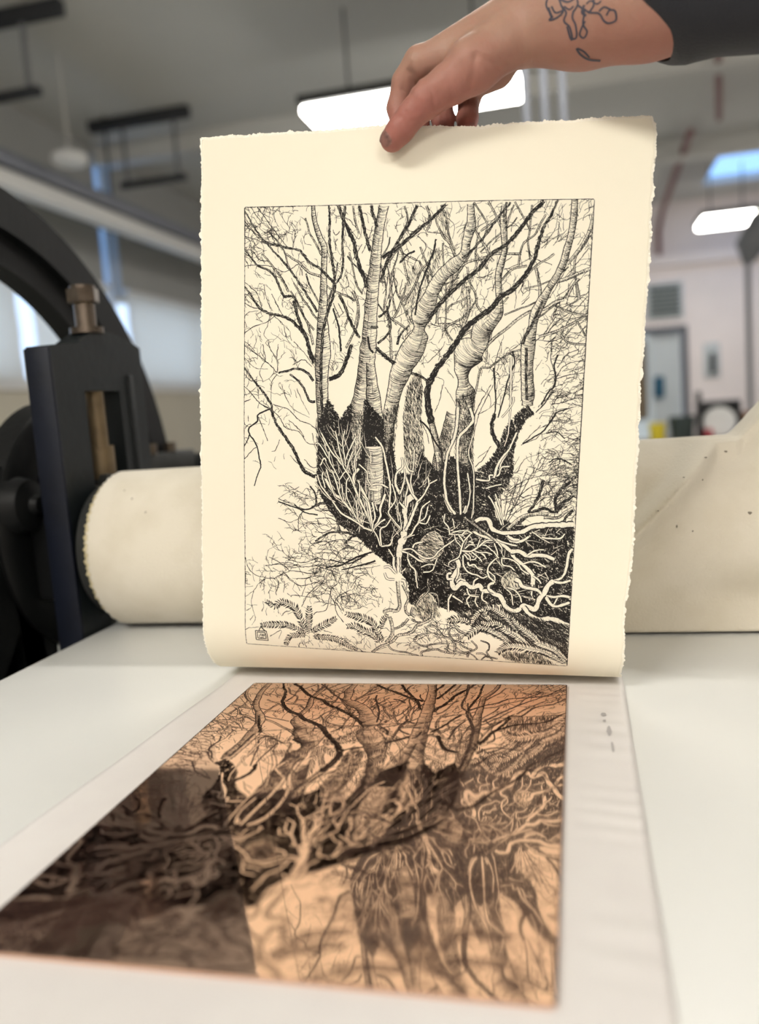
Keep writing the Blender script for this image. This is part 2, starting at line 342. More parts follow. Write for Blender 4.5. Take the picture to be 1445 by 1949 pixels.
# a low bench behind the roller, with clutter
t = thing('work_bench', 'low brown workbench seen just above the roller', 'workbench', (1.6, 6.6, FZ))
boxo('worktop', (.55, 2.9, 6.25, 7.0, -.22, -.18), M['bench'], t, .004)
for x in (.62, 2.8):
    for y in (6.32, 6.93): boxo('leg', (x - .03, x + .03, y - .03, y + .03, FZ, -.22), M['bench'], t, .003)
t = thing('ink_tub', 'yellow plastic tub on the far workbench', 'tub', (.785, 6.5, -.18))
bm = bmesh.new(); lathe(bm, [(0, 0), (0, .058), (.13, .068), (.135, .066), (.135, .0)], (.785, 6.5, -.18), 'z', 24); finish('tub_body', bm, M['yellow'], t)
bm = bmesh.new(); lathe(bm, [(0, 0), (0, .07), (.02, .07), (.02, 0)], (.785, 6.5, -.05), 'z', 24); finish('lid', bm, M['yellow'], t)
t = thing('waste_bin', 'dark green bin between the yellow tub and the black machine', 'bin', (.975, 6.5, -.18))
bm = bmesh.new(); lathe(bm, [(0, 0), (0, .085), (.18, .105), (.19, .105), (.19, .095), (.02, .07), (.02, 0)], (.975, 6.5, -.18), 'z', 24); finish('bin_body', bm, M['dark_green'], t)
t = thing('paper_roll_dispenser', 'black dispenser holding a round white roll on the far workbench', 'dispenser', (1.26, 6.5, -.18))
bm = bmesh.new(); box(bm, 1.1, 1.42, 6.46, 6.66, .07, .115, .01); box(bm, 1.1, 1.125, 6.46, 6.66, -.18, .08, .005); box(bm, 1.395, 1.42, 6.46, 6.66, -.18, .08, .005); box(bm, 1.1, 1.42, 6.6, 6.66, -.18, .1, .005)
box(bm, 1.09, 1.13, 6.5, 6.56, .1, .2, .01); finish('housing', bm, M['black'], t)
bm = bmesh.new(); lathe(bm, [(0, 0), (0, .04), (-.01, .045), (-.01, .118), (0, .122), (.13, .122), (.13, 0)], (1.26, 6.46, -.055), 'y', 32); finish('paper_roll', bm, M['white'], t)
bm = bmesh.new(); box(bm, 1.13, 1.19, 6.36, 6.42, -.18, -.1, .01)
tag(finish('red_box', bm, M['red']), 'small red box in front of the white paper roll', 'box')
bm = bmesh.new(); box(bm, 1.39, 1.5, 6.34, 6.44, -.18, -.09, .01)
tag(finish('blue_box', bm, M['blue']), 'small blue box right of the paper roll dispenser', 'box')
bm = bmesh.new(); box(bm, 1.44, 1.62, 6.47, 6.62, -.18, .01, .008)
tag(finish('cardboard_box', bm, M['brown']), 'brown cardboard box on the bench by the raised felt', 'box')

# ------------------------------------------------------------------ the etching press
BZ = -.003                                                             # top of the bed; the plate's face is z = 0
t = thing('press_bed', 'white topped press bed under the plate and the sheets', 'press bed', (.08, .1, BZ))
boxo('bed_top', (-.405, .57, -1.1, 1.4, BZ - .012, BZ), M['bed'], t, .0015)
boxo('bed_core', (-.402, .567, -1.097, 1.397, BZ - .03, BZ - .012), M['bed_edge'], t)
RY, RZ, RR = .232, BZ + .092, .092
press = thing('etching_press', 'black etching press with a large iron arch, post and roller at left', 'etching press', (-.45, .25, FZ))
# left post: an upright plate with a slot for the bearing block
bm = bmesh.new()
def post(bm, x0, x1):
    prism(bm, [(.165, FZ), (.222, FZ), (.222, .335), (.165, .329)], 'x', x0, x1)
    prism(bm, [(.300, FZ), (.362, FZ), (.362, .336), (.34, .343), (.300, .351)], 'x', x0, x1)
    prism(bm, [(.222, .279), (.300, .279), (.300, .351), (.26, .353), (.222, .3365)], 'x', x0, x1)
    prism(bm, [(.222, FZ), (.300, FZ), (.300, -.12), (.222, -.12)], 'x', x0, x1)
    box(bm, x0 - .002, x1 + .004, .320, .330, .0, .30, .002)
    bmesh.ops.remove_doubles(bm, verts=bm.verts, dist=1e-5)
post(bm, -.442, -.411); finish('post', bm, M['cast'], press, angle=25)
boxo('front_strip', (-.4425, -.4105, .160, .166, FZ, .327), M['cast_blue'], press, .002)
bm = bmesh.new(); post(bm, .60, .631); finish('post', bm, M['cast'], press, angle=25)
for x0 in (-.438, .603):
    bm = bmesh.new(); box(bm, x0, x0 + .03, .226, .298, .03, .165, .003); box(bm, x0 + .002, x0 + .03, .246, .285, .165, .178, .002)
    finish('bearing_block', bm, M['cast_grey'], press)
    xc = x0 + .014
    scr = bmesh.new(); tube(scr, [(xc, .262, .17), (xc, .262, .392)], .011, 20); tube(scr, [(xc, .262, .172), (xc, .262, .212)], .0165, 24)
    so = finish('pressure_screw', scr, M['bronze'], press)
    bm = bmesh.new(); tube(bm, [(xc, .262, .386), (xc, .262, .402)], .019, 6); tube(bm, [(xc, .262, .402), (xc, .262, .406)], .015, 24)
    tube(bm, [(xc, .262, .349), (xc, .262, .384)], .0125, 24); tube(bm, [(xc, .262, .349), (xc, .262, .356)], .02, 24); finish('screw_head', bm, M['steel'], so)
bm = bmesh.new(); lathe(bm, [(-.43, 0), (-.43, .03), (-.402, .03), (-.402, .078), (-.398, .081), (.59, .081), (.594, .078), (.594, .03), (.62, .03), (.62, 0)], (0, RY, RZ), 'x', 64)
finish('roller', bm, M['cast_grey'], press)
bm = bmesh.new(); lathe(bm, [(-.43, 0), (-.43, .03), (-.402, .03), (-.402, .08), (.594, .08), (.594, .03), (.62, .03), (.62, 0)], (0, RY, BZ - .031 - .081), 'x', 64)
finish('lower_roller', bm, M['cast_grey'], press)
# the big arch outside the post
AY, AZ = .215, .08
def ring(bm, x0, x1, r0, r1, a0, a1, n=64):
    lathe(bm, [(x0, r0), (x1, r0), (x1, r1), (x0, r1), (x0, r0)], (0, AY, AZ), 'x', n, a0, a1)
bm = bmesh.new(); ring(bm, -.615, -.55, .425, .477, R(13), R(167)); ring(bm, -.600, -.566, .385, .426, R(13), R(167))
bmesh.ops.holes_fill(bm, edges=bm.edges[:], sides=8)
arch = finish('arch', bm, M['cast_black'], press)
for s in (1, -1):
    yc = AY + s * .445
    boxo('arch_foot', (-.63, -.53, yc - .085, yc + .085, .145, .187), M['cast_grey'], press, .006)
    boxo('side_beam', (-.62, -.545, yc - .07, yc + .07, FZ, .147), M['cast_black'], press, .006)
    for dy in (-.068, .0):
        bm = bmesh.new(); tube(bm, [(-.537, yc + dy, .187), (-.537, yc + dy, .203)], .011, 6); finish('foot_bolt', bm, M['steel'], press)
bm = bmesh.new(); lathe(bm, [(-.56, 0), (-.56, .05), (-.55, .062), (-.40, .062), (-.39, .05), (-.39, 0)], (0, .79, .115), 'x', 32)
finish('shaft_cover', bm, M['cast_black'], press)
# gear wheel and cross handle hub beside the post
bm = bmesh.new()
lathe(bm, [(-.53, .105), (-.495, .105), (-.49, .112), (-.49, .156), (-.495, .162), (-.53, .162), (-.53, .105)], (0, .312, .112), 'x', 72)
prism(bm, [(.312 - .012, -.04), (.324, -.04), (.324, .26), (.300, .26)], 'x', -.52, -.50)
prism(bm, [(.16, .1), (.46, .1), (.46, .124), (.16, .124)], 'x', -.52, -.50)
finish('hand_wheel', bm, M['cast_black'], press)
bm = bmesh.new(); lathe(bm, [(-.57, 0), (-.57, .034), (-.56, .04), (-.50, .04), (-.49, .034), (-.475, .03), (-.47, .012), (-.462, .010), (-.46, 0)], (0, .186, .150), 'x', 32)
finish('handle_hub', bm, M['cast_black'], press)
bm = bmesh.new()
prism(bm, [(-.15, FZ), (-.10, -.35), (-.02, -.1), (.03, .06), (.10, .16), (.16, .20), (.262, .185), (.262, .02), (.236, .0), (.231, -.04), (.235, -.3), (.25, FZ), (.222, FZ), (.21, -.3), (.214, -.04), (.21, .004), (.200, .038), (.193, .042), (.172, .003), (.147, -.028), (.122, -.06), (.06, -.2), (.0, -.45), (-.04, FZ)], 'x', -.545, -.50)
bmesh.ops.triangulate(bm, faces=[f for f in bm.faces if len(f.verts) > 4])
finish('side_casting', bm, M['cast_black'], press, angle=25)
bm = bmesh.new(); box(bm, -.50, -.443, .20, .33, .03, .16, .01); finish('shaft_housing', bm, M['cast_black'], press)
boxo('stretcher', (-.41, .6, .18, .34, -.62, -.54), M['cast'], press, .006)

# ------------------------------------------------------------------ felt blanket: wrapped round the roller, hanging free towards the right
def felt_section(x, n1=22, n2=80):
    """outline of the felt at x, from behind over the top and down to the bed (y, z)"""
    f = max(0.0, min(1.0, (x - .06) / .11)); f = f * f * (3 - 2 * f)       # 0 = wrapped tight, 1 = hanging loose
    zr = BZ + .098 + (x - .19) * .93                                      # height of the fold that runs up to the right
    e_ = max(0.0, zr - .194); rise = 1.5 * e_ * e_ / (e_ + .010); top = RZ + RR + .075 * math.tanh(rise / .075) * (1 - .5 * max(0, min(1, (x - .40) / .16)))
    zr = max(BZ + .03, min(zr, top - .004)); yr = RY - RR * math.sqrt(max(0, 1 - (min(1, abs(zr - RZ) / RR)) ** 2)) * .95 - .030
    yr = min(yr, .185); base = .150
    out = []
    for i in range(n1):
        a = R(-60 + 150 * i / (n1 - 1))
        out.append((RY + RR * math.cos(a), RZ + (top - RZ) * math.sin(a) if a > 0 else RZ + RR * math.sin(a)))
    for i in range(1, n2 + 1):
        q = i / n2; z = top + (BZ + .0036 - top) * (1 - math.cos(q * math.pi / 2) * (1 - q * .25) if q < 1 else 1)
        h = (z - RZ) / ((top - RZ) if z > RZ else RR); h = max(-1, min(1, h))
        yw = RY - RR * math.sqrt(max(0, 1 - h * h))
        if z <= zr: e = (z - BZ) / (zr - BZ); yt = base + (yr - base) * (e ** 1.15) + .004 * math.sin(math.pi * e)
        else: yt = yr + (z - zr) * 1.9 + 14 * (z - zr) ** 2
        yt += (1 - f) * .12 - .007 * f * math.exp(-((z - zr) / .015) ** 2) * max(0, min(1, (top - z) / .03))
        k = .010; d = max(k - abs(yw - yt), 0) / k
        y = min(yw, yt) - d * d * k * .25
        out.append((min(y, RY - .003 * q), z))
    return out
xs = np.concatenate([np.linspace(-.379, -.37, 5), np.linspace(-.36, .56, 260)])
secs = [felt_section(x) for x in xs]; ns = len(secs[0])
V = []; 
for i, (x, s) in enumerate(zip(xs, secs)):
    for j, (y, z) in enumerate(s):
        e = .0012 * math.sin(j * 1.7) + .0008 * math.sin(j * 3.1 + 1) if i < 3 else 0     # ragged end
        V.append((x + e, y, z))
V = np.array(V).reshape(len(xs), ns, 3)
# inner face follows 11 mm inside
dv = np.gradient(V, axis=1); nrm = np.stack([np.zeros(dv.shape[:2]), dv[..., 2], -dv[..., 1]], -1); nrm /= np.linalg.norm(nrm, axis=-1, keepdims=True) + 1e-9
c = np.array([0, RY, RZ]); sgn = np.sign(((V - c) * nrm).sum(-1, keepdims=True)); inner = V - nrm * sgn * .0108
allV = np.concatenate([V.reshape(-1, 3), inner.reshape(-1, 3)]); nx = len(xs); off = nx * ns
I = lambda i, j: i * ns + j
F = []
for i in range(nx - 1):
    for j in range(ns - 1):
        F.append((I(i, j), I(i + 1, j), I(i + 1, j + 1), I(i, j + 1)))
        F.append((off + I(i, j), off + I(i, j + 1), off + I(i + 1, j + 1), off + I(i + 1, j)))
for j in range(ns - 1):
    F.append((I(0, j), I(0, j + 1), off + I(0, j + 1), off + I(0, j))); F.append((I(nx - 1, j + 1), I(nx - 1, j), off + I(nx - 1, j), off + I(nx - 1, j + 1)))
for i in range(nx - 1):
    for j in (0, ns - 1): F.append((I(i, j), I(i + 1, j), off + I(i + 1, j), off + I(i, j)))
felt = thing('felt_blanket', 'cream wool felt blanket wrapped over the press roller behind the print', 'blanket', (.09, RY, BZ))
# second, slightly shorter felt showing as a yellowish layered edge at the left end
V2 = []
for i, x in enumerate((-.3865, -.383, -.379)):
    for j, (y, z) in enumerate(secs[0]):
        rr = .955 - .02 * (i == 0)
        V2.append((x + .0014 * math.sin(j * 2.3 + i) + .0009 * math.sin(j * 5.1), RY + (y - RY) * rr, RZ + (z - RZ) * rr))
    for j, (y, z) in enumerate(secs[0]): V2.append((x + .0010 * math.sin(j * 2.9 + i), RY + (y - RY) * .89, RZ + (z - RZ) * .89))
F2 = []
for i in range(2):
    for j in range(ns - 1):
        a = i * 2 * ns + j; b = (i + 1) * 2 * ns + j
        F2 += [(a, b, b + 1, a + 1), (a + ns, a + ns + 1, b + ns + 1, b + ns)]
for j in range(ns - 1): F2.append((j, j + 1, ns + j + 1, ns + j))
np_mesh('under_felt', V2, F2, M['felt_edge'], felt)
# a seam line and a few ink specks pressed into the felt
V3 = []; F3 = []
def dab(x, j, rx, rj):
    n = 8; b = len(V3)
    i0 = int(np.argmin(abs(xs - x))); p = V[i0, j]; nn = (nrm * sgn)[i0, j]; tj = dv[i0, j] / np.linalg.norm(dv[i0, j])
    V3.append(p + nn * .0006)
    for k in range(n):
        a = 2 * math.pi * k / n; q = .7 + .5 * random.random()
        V3.append(p + nn * .0004 + np.array([1, 0, 0]) * rx * q * math.cos(a) + tj * rj * q * math.sin(a))
    for k in range(0, n, 2): F3.append((b, b + 1 + k, b + 2 + k, b + 1 + (k + 2) % n))
for x, j, rx, rj in ((.265, 30, .0016, .0012), (.285, 29, .0018, .0012), (.243, 35, .0012, .0010), (.262, 36, .001, .001), (.236, 46, .0008, .002), (.252, 47, .0008, .0008), (.30, 44, .002, .0015), (-.33, 34, .0012, .0012), (-.31, 38, .0008, .0016), (-.345, 31, .001, .001), (.22, 42, .0008, .0008)):
    dab(x, min(21 + int((j - 21) * 80 / 46), ns - 2), rx, rj)
nF = len(F); F = F + [tuple(i_ + len(allV) for i_ in f) for f in F3]
np_mesh('top_felt', np.concatenate([allV, np.array(V3)]), F, [M['felt'], M['stain']], felt, mat_index=[0] * nF + [1] * len(F3))

# ---- shape of the hanging sheet
PW,PH=0.27,0.366
TL=np.array([-.0938,-.0294,.3955]); TR=np.array([.1723,.0134,.3768])
BL=np.array([-.1332,-.0128,.0392]); BR=np.array([.1362,-.0134,.0197])
T1=(.3467,.335); RC=(.055,.045)   # start and radius of the curl, left and right
def sheet(u,v):
    """point of the sheet: u across (0..PW = platemark), v down along the paper (0..PH = platemark)"""
    u=np.asarray(u,float); v=np.asarray(v,float)
    a=(u/PW)[...,None]; E=np.array([0,1.,0])
    T=TL+(TR-TL)*a; B=BL+(BR-BL)*a
    t1=T1[0]+(T1[1]-T1[0])*a; rc=RC[0]+(RC[1]-RC[0])*a; v1=v[...,None]
    th1=(PH-t1)/rc
    D=(B-E*rc*(1-np.cos(th1))-T)/(t1+rc*np.sin(th1))
    vs=np.minimum(v1,t1)
    th=np.clip((v1-t1)/rc,0,np.pi/2)
    P=T+D*(vs+rc*np.sin(th))+E*rc*(1-np.cos(th))
    ex=np.maximum(v1-t1-rc*np.pi/2,0)
    P=P+E*ex
    f=np.clip(ex/.11,0,1); f=f*f*(3-2*f)
    P[...,2:]=P[...,2:]*(1-f)-.0012*f
    # slow buckling of the hanging sheet
    w=np.clip((.335-v)/.335,0,1.3)
    P[...,1]+= .0016*w*np.sin(u*23+.6)+.0012*np.sin(v*19+1)*np.sin(u*11+2)*np.clip(w*3,0,1)
    return P

# ------------------------------------------------------------------ sheets on the bed
def surf_mesh(name, P, N, th, m, parent):
    """closed thin sheet: P, N are (a, b, 3) front points and normals"""
    a, b = P.shape[:2]; Q = P - N * th
    V = np.concatenate([P.reshape(-1, 3), Q.reshape(-1, 3)]); o = a * b
    idx = np.arange(o).reshape(a, b)
    f = np.stack([idx[:-1, :-1], idx[1:, :-1], idx[1:, 1:], idx[:-1, 1:]], -1).reshape(-1, 4)
    rim = np.concatenate([idx[0, :], idx[1:, -1], idx[-1, -2::-1], idx[-2:0:-1, 0]]); r2 = np.roll(rim, -1)
    F = np.concatenate([f, f[:, ::-1] + o, np.stack([rim, r2, r2 + o, rim + o], -1)])
    return np_mesh(name, V, F, m, parent)
ys = np.linspace(-.62, .13, 260); xs = np.linspace(0, 1, 90)
X, Y = np.meshgrid(xs, ys); xl = -.166 + .055 * np.minimum(Y, 0); xr = .179 + 0 * Y
PX = xl + (xr - xl) * X
rip = np.clip((PX - .136) / .02, 0, 1) * np.clip((.03 - Y) / .05, 0, 1)
ph = Y * 330 + 2.2 * np.sin(Y * 31) + PX * 60
Z = BZ + .0006 + rip * (.00035 * (1 + np.sin(ph)) * (.6 + .4 * np.sin(Y * 57 + 1))) + .0003 * (1 + np.sin(Y * 40 + PX * 9)) * np.clip((-.137 - PX) / .01, 0, 1) + .00045 * np.exp(-((PX + .157 - .05 * np.minimum(Y, 0)) / .0025) ** 2)
Z = Z + .0012 * np.exp(-((PX - .179) / .004) ** 2) * np.clip((Y + .1) / .1, 0, 1) * np.clip((.1 - Y) / .05, 0, 1)
P = np.stack([PX, Y, Z], -1); N = np.zeros_like(P); N[..., 2] = 1
tis = thing('backing_sheet', 'thin translucent backing sheet under the copper plate, rippled on its right side', 'sheet', (0, -.2, BZ))
surf_mesh('sheet_body', P, N, .00025, M['tissue'], tis)
sm = []
for (x, y, rx, ry) in ((.1615, -.060, .0022, .003), (.1618, -.072, .0012, .0025), (.1640, -.092, .0016, .010), (.1655, -.118, .0007, .010)):
    bm_ = []
    for k in range(14):
        a = 2 * math.pi * k / 14; q = .7 + .5 * random.random(); bm_.append((x + rx * q * math.cos(a), y + ry * q * math.sin(a), BZ + .0016))
    sm.append(bm_)
bm = bmesh.new()
for s in sm: bm.faces.new([bm.verts.new(p) for p in s])
finish('ink_smudge', bm, M['smudge'], tis, smooth=False)

plate = thing('copper_plate', 'polished copper etching plate lying flat, engraved with trees and mirroring the print', 'plate', (0, -.183, BZ + .001))
def rrect(x0, x1, y0, y1, r, n=6):
    out = []
    for cx, cy, a0 in ((x1 - r, y1 - r, 0), (x0 + r, y1 - r, 90), (x0 + r, y0 + r, 180), (x1 - r, y0 + r, 270)):
        for k in range(n + 1):
            a = R(a0 + 90 * k / n); out.append((cx + r * math.cos(a), cy + r * math.sin(a)))
    return out
bm = bmesh.new(); e = .0006
rings = []
for d, z in ((0, -.0018), (0, -e), (e * .35, -e * .3), (e, 0)):
    rings.append([bm.verts.new((x, y, z)) for x, y in rrect(-PW / 2 + d, PW / 2 - d, -PH + d, -d, .003)])
for a, b in zip(rings, rings[1:]):
    for k in range(len(a)): bm.faces.new((a[k], a[(k + 1) % len(a)], b[(k + 1) % len(a)], b[k]))
bm.faces.new(rings[0][::-1]); bm.faces.new(rings[-1]); 
finish('plate_body', bm, M['copper'], plate, smooth=False)

# ------------------------------------------------------------------ the drawing (unit: 0.1 mm on the plate, u to the right, v down)
Q_PTS, Q_W, Q_M, Q_Z = [], [], [], []
LAY = [0]
def bump(): LAY[0] += 1
def emit(p, w, m=0):
    """one stroke: points (n,2), width(s), m 0 = ink, 1 = bare ground"""
    p = np.asarray(p, float)
    if len(p) < 2: return
    w = np.broadcast_to(np.asarray(w, float), (len(p),)) * (1.5 if m == 0 else 1)
    k = int(math.ceil(w.max() / (11 if p[:, 1].max() < 3250 or m == 0 else 4)))
    if k > 1:                                                            # wide marks follow the curve of the sheet in narrow bands
        t, n = frame(p)
        for i in range(k): c = p + n * (w * ((i + .5) / k - .5))[:, None]; Q_PTS.append(c); Q_W.append(w / k * 1.12); Q_M.append(m); Q_Z.append(LAY[0])
        return
    Q_PTS.append(p); Q_W.append(w); Q_M.append(m); Q_Z.append(LAY[0])
def spline(p, step=8.0, extra=None):
    p = np.asarray(p, float)
    if len(p) == 2: 
        n = max(2, int(np.linalg.norm(p[1, :2] - p[0, :2]) / step)); t = np.linspace(0, 1, n + 1)[:, None]; return p[0] + (p[1] - p[0]) * t
    a = np.vstack([2 * p[0] - p[1], p, 2 * p[-1] - p[-2]]); out = []
    for i in range(1, len(a) - 2):
        n = max(1, int(np.linalg.norm(a[i + 1, :2] - a[i, :2]) / step)); t = (np.arange(n) / n)[:, None]
        p0, p1, p2, p3 = a[i - 1], a[i], a[i + 1], a[i + 2]
        out.append(.5 * (2 * p1 + (p2 - p0) * t + (2 * p0 - 5 * p1 + 4 * p2 - p3) * t ** 2 + (3 * p1 - p0 - 3 * p2 + p3) * t ** 3))
    out.append(p[-1:]); return np.vstack(out)
def frame(c):
    t = np.gradient(c[:, :2], axis=0); t /= np.linalg.norm(t, axis=1, keepdims=True) + 1e-9
    return t, np.stack([-t[:, 1], t[:, 0]], 1)
def wob(n, amp, k=4):
    m = max(2, n // k + 2); return np.interp(np.linspace(0, m - 1, n), np.arange(m), rng.normal(0, amp, m))
def arc_len(c): return np.concatenate([[0], np.cumsum(np.linalg.norm(np.diff(c[:, :2], axis=0), axis=1))])
def trunk(p, dens, side, dark, fill=True, lw=3.0):
    c = spline(p, 6); hw = np.maximum(c[:, 2], 2.0); c = c[:, :2]; t, n = frame(c); L = arc_len(c)
    hw = hw * (1 + wob(len(c), .04, 6))
    if fill: emit(c, 2 * hw, 1); bump()
    for s in (-1, 1): 
        for _ in range(2): emit(c + n * (hw * s + wob(len(c), 1.0, 3))[:, None], lw * (1 + .5 * rng.random(len(c))))
    def at(s, f): 
        cc = np.array([np.interp(s, L, c[:, 0]), np.interp(s, L, c[:, 1])]); i = np.clip(np.searchsorted(L, s), 0, len(c) - 1)
        return cc, t[i], n[i], np.interp(s, L, hw)
    s = 0.0; a6 = np.linspace(0, 1, 7); dsgn = 1 if side else -1
    while s < L[-1]:
        h0 = np.interp(s, L, hw)
        for _ in range(1 + (rng.random() < .5)):
            a, b = sorted(rng.uniform(-1, 1, 2)); 
            if b - a < .5: a, b = -1 + .2 * rng.random(), 1 - .2 * rng.random()
            if rng.random() < .45: a, b = (-1, rng.uniform(-.4, .6)) if dsgn < 0 else (rng.uniform(-.6, .4), 1)
            f = a + (b - a) * a6; cc, tt, nn, h = at(s + rng.uniform(-2, 2), 0)
            emit(cc + nn * (f * h)[:, None] + tt * (h * .32 * (1 - f ** 2) + rng.normal(0, .5, 7))[:, None], rng.uniform(1.3, 2.4) * (1 - .5 * abs(a6 * 2 - 1)))
        for _ in range(int(2.2 * dark + rng.random())):
            a = dsgn * rng.uniform(.25, .8); b = dsgn * 1.02; f = a + (b - a) * a6; cc, tt, nn, h = at(s + rng.uniform(-3, 3), 0)
            emit(cc + nn * (f * h)[:, None] + tt * (h * .32 * (1 - f ** 2) + rng.normal(0, .6, 7))[:, None], rng.uniform(1.4, 2.6))
        for _ in range(int(.8 * dark + rng.random() * .8)):
            a = -dsgn * rng.uniform(.6, .9); b = -dsgn; f = a + (b - a) * a6; cc, tt, nn, h = at(s, 0)
            emit(cc + nn * (f * h)[:, None] + tt * (h * .32 * (1 - f ** 2))[:, None], rng.uniform(1.3, 2.2))
        s += rng.uniform(4.2, 7.0) / dens
    # long grain
    for _ in range(int(L[-1] * .012 * dark) + 1):
        i = rng.integers(0, max(1, len(c) - 8)); k = min(len(c), i + rng.integers(6, 22)); f = rng.uniform(-.8, .95) * dsgn
        emit(c[i:k] + n[i:k] * (hw[i:k] * f + wob(k - i, 1.2))[:, None], rng.uniform(1.4, 2.6))
def dark(p, a, b):
    a, b = a * 4.03, b * 4.03; c = spline(p, 6); n_ = len(c); t, n = frame(c); L = arc_len(c)
    w = np.interp(L, [0, max(L[-1], 1e-6)], [a, b]) * (1 + wob(n_, .10, 2))
    c = c + n * wob(n_, min(2.0, .12 * max(a, b)), 3)[:, None]
    if max(a, b) < 20:
        emit(c, w * .8)
        if min(a, b) > 9:
            for s in (-1, 1): emit(c + n * (w * .42 * s + wob(n_, .8, 2))[:, None], 2.2)
    else:
        emit(c, w, 1); bump(); emit(c, w * .62)
        k = int(L[-1] / 3.2)
        for _ in range(k * 2):
            i = rng.integers(0, n_); f = rng.uniform(-1, 1) * .5; q = rng.uniform(6, 16); ang = rng.normal(0, .35)
            d = t[i] * math.cos(ang) + n[i] * math.sin(ang); m_ = c[i] + n[i] * f * w[i]
            emit(np.array([m_ - d * q, m_ - d * q * .3 + n[i] * .6, m_ + d * q * .4, m_ + d * q]), [1.2, 2.4, 2.4, 1.0])
    bump()
    if max(a, b) > 14:
        for _ in range(int(L[-1] / 14)):
            i = rng.integers(1, n_ - 1) if n_ > 3 else 0; q = rng.uniform(4, 11); f = rng.uniform(-.3, .3)
            emit(np.array([c[i] + n[i] * f * w[i] - t[i] * q, c[i] + n[i] * (f * w[i] + 1) + t[i] * q]), [.9, .9], 1)
def bare(p, a, b):
    q_ = 3.1 if max(a, b) < 4.5 else 3.8; a, b = a * q_, b * q_; c = spline(p, 6); n_ = len(c); t, n = frame(c); L = arc_len(c)
    w = np.interp(L, [0, max(L[-1], 1e-6)], [a, b]) * (1 + wob(n_, .12, 3)); w[0] *= .6; w[-1] *= .5
    c = c + n * wob(n_, 1.0, 3)[:, None]
    emit(c, w + 1.8, 0); bump(); emit(c, w, 1); bump()
    if max(a, b) > 18:
        for i in range(2, n_ - 2, 2):
            if rng.random() < .6:
                f = rng.uniform(.1, .5) * rng.choice([-1, 1]); emit(np.array([c[i] + n[i] * w[i] * .5 * np.sign(f), c[i] + n[i] * w[i] * f * .4 + t[i] * 1.5]), [1.2, .7])
def inside(poly, q):
    x, y = q[:, 0], q[:, 1]; r = np.zeros(len(q), bool); n = len(poly)
    for i in range(n):
        (x0, y0), (x1, y1) = poly[i], poly[i - 1]
        with np.errstate(divide='ignore', invalid='ignore'): r ^= ((y0 > y) != (y1 > y)) & (x < (x1 - x0) * (y - y0) / (y1 - y0 + 1e-12) + x0)
    return r
def mass(poly, cover, ang):
    poly = np.asarray(poly, float)[:, :2]; lo, hi = poly.min(0), poly.max(0)
    A = .5 * abs(np.dot(poly[:, 0], np.roll(poly[:, 1], 1)) - np.dot(poly[:, 1], np.roll(poly[:, 0], 1)))
    heavy = cover > 1.5; wd = 4.4 if heavy else 1.9; ln = 34 if heavy else 40
    n = int(cover * A / (wd * ln) * (1.15 if heavy else 1)); pts = lo + rng.random((n * 4, 2)) * (hi - lo); pts = pts[inside(poly, pts)][:n]
    th = R(ang) + rng.normal(0, .45 if heavy else .22, len(pts)) + (.5 * np.sin(pts[:, 0] / 170) + .4 * np.sin(pts[:, 1] / 130) if heavy else 0)
    le = ln * rng.uniform(.5, 1.2, len(pts)) * .5; cv = rng.normal(0, .12, len(pts)); s = np.linspace(-1, 1, 4)
    d = np.stack([np.cos(th), np.sin(th)], 1); nn = np.stack([-d[:, 1], d[:, 0]], 1)
    for i in range(len(pts)):
        emit(pts[i] + d[i] * (s * le[i])[:, None] + nn[i] * (cv[i] * le[i] * (1 - s * s))[:, None], wd * np.array([.5, 1, 1, .45]) * rng.uniform(.8, 1.2))
    bump()
    if heavy:
        n = int(A * .0011); pts = lo + rng.random((n * 4, 2)) * (hi - lo); pts = pts[inside(poly, pts)][:n]
        for q in pts:
            a = R(ang) + rng.normal(0, .9); le = rng.uniform(4, 15); d = np.array([math.cos(a), math.sin(a)]); e_ = np.array([-d[1], d[0]]) * rng.normal(0, 1.5)
            emit(np.array([q - d * le, q + e_, q + d * le]), [.7, rng.uniform(1, 1.8), .6], 1)
        bump()
def patch(poly):
    p = spline(np.vstack([poly, poly[:1]])[:, :2], 8); c = p.mean(0); 
    # fan of narrow wedges
    for i in range(len(p) - 1): e = (p[i] + p[i + 1]) / 2; k = np.linspace(0, 1, 9); emit(c + (e - c) * k[:, None], .5 + k * np.linalg.norm(p[i + 1] - p[i]) * 1.35, 1)
    bump()
def fern(p, L, d):
    L = L * 5.4; c = spline(p, 5); n_ = len(c); t, n = frame(c); S = arc_len(c)
    pf = lambda q: math.sin(math.pi * min(1, .12 + .88 * (1 - q)) ** .8) * .55 + .5 * (1 - q) + .12
    emit(c, L * .95 * np.array([max(.1, pf(s / S[-1])) for s in S]), 1); bump()
    emit(c, np.linspace(3.4, 1.6, n_))
    s = 6.0
    while s < S[-1] - 2:
        i = min(n_ - 1, int(np.searchsorted(S, s))); q = s / S[-1]; le = L * max(.15, pf(q)) * rng.uniform(.85, 1.1)
        for sg in (-1, 1):
            a = math.acos(max(-1, min(1, t[i][0]))) * (1 if t[i][1] >= 0 else -1) + sg * R(68 + rng.normal(0, 6))
            dd = np.array([math.cos(a), math.sin(a)]); k = np.linspace(0, 1, 6)
            emit(c[i] + dd * (k * le)[:, None] + t[i] * (k ** 2 * le * .28)[:, None], np.array([1.8, 3.6, 5.6, 6.2, 5.0, .8]) * rng.uniform(.8, 1.15))
        s += rng.uniform(13.5, 17.5)
    bump()
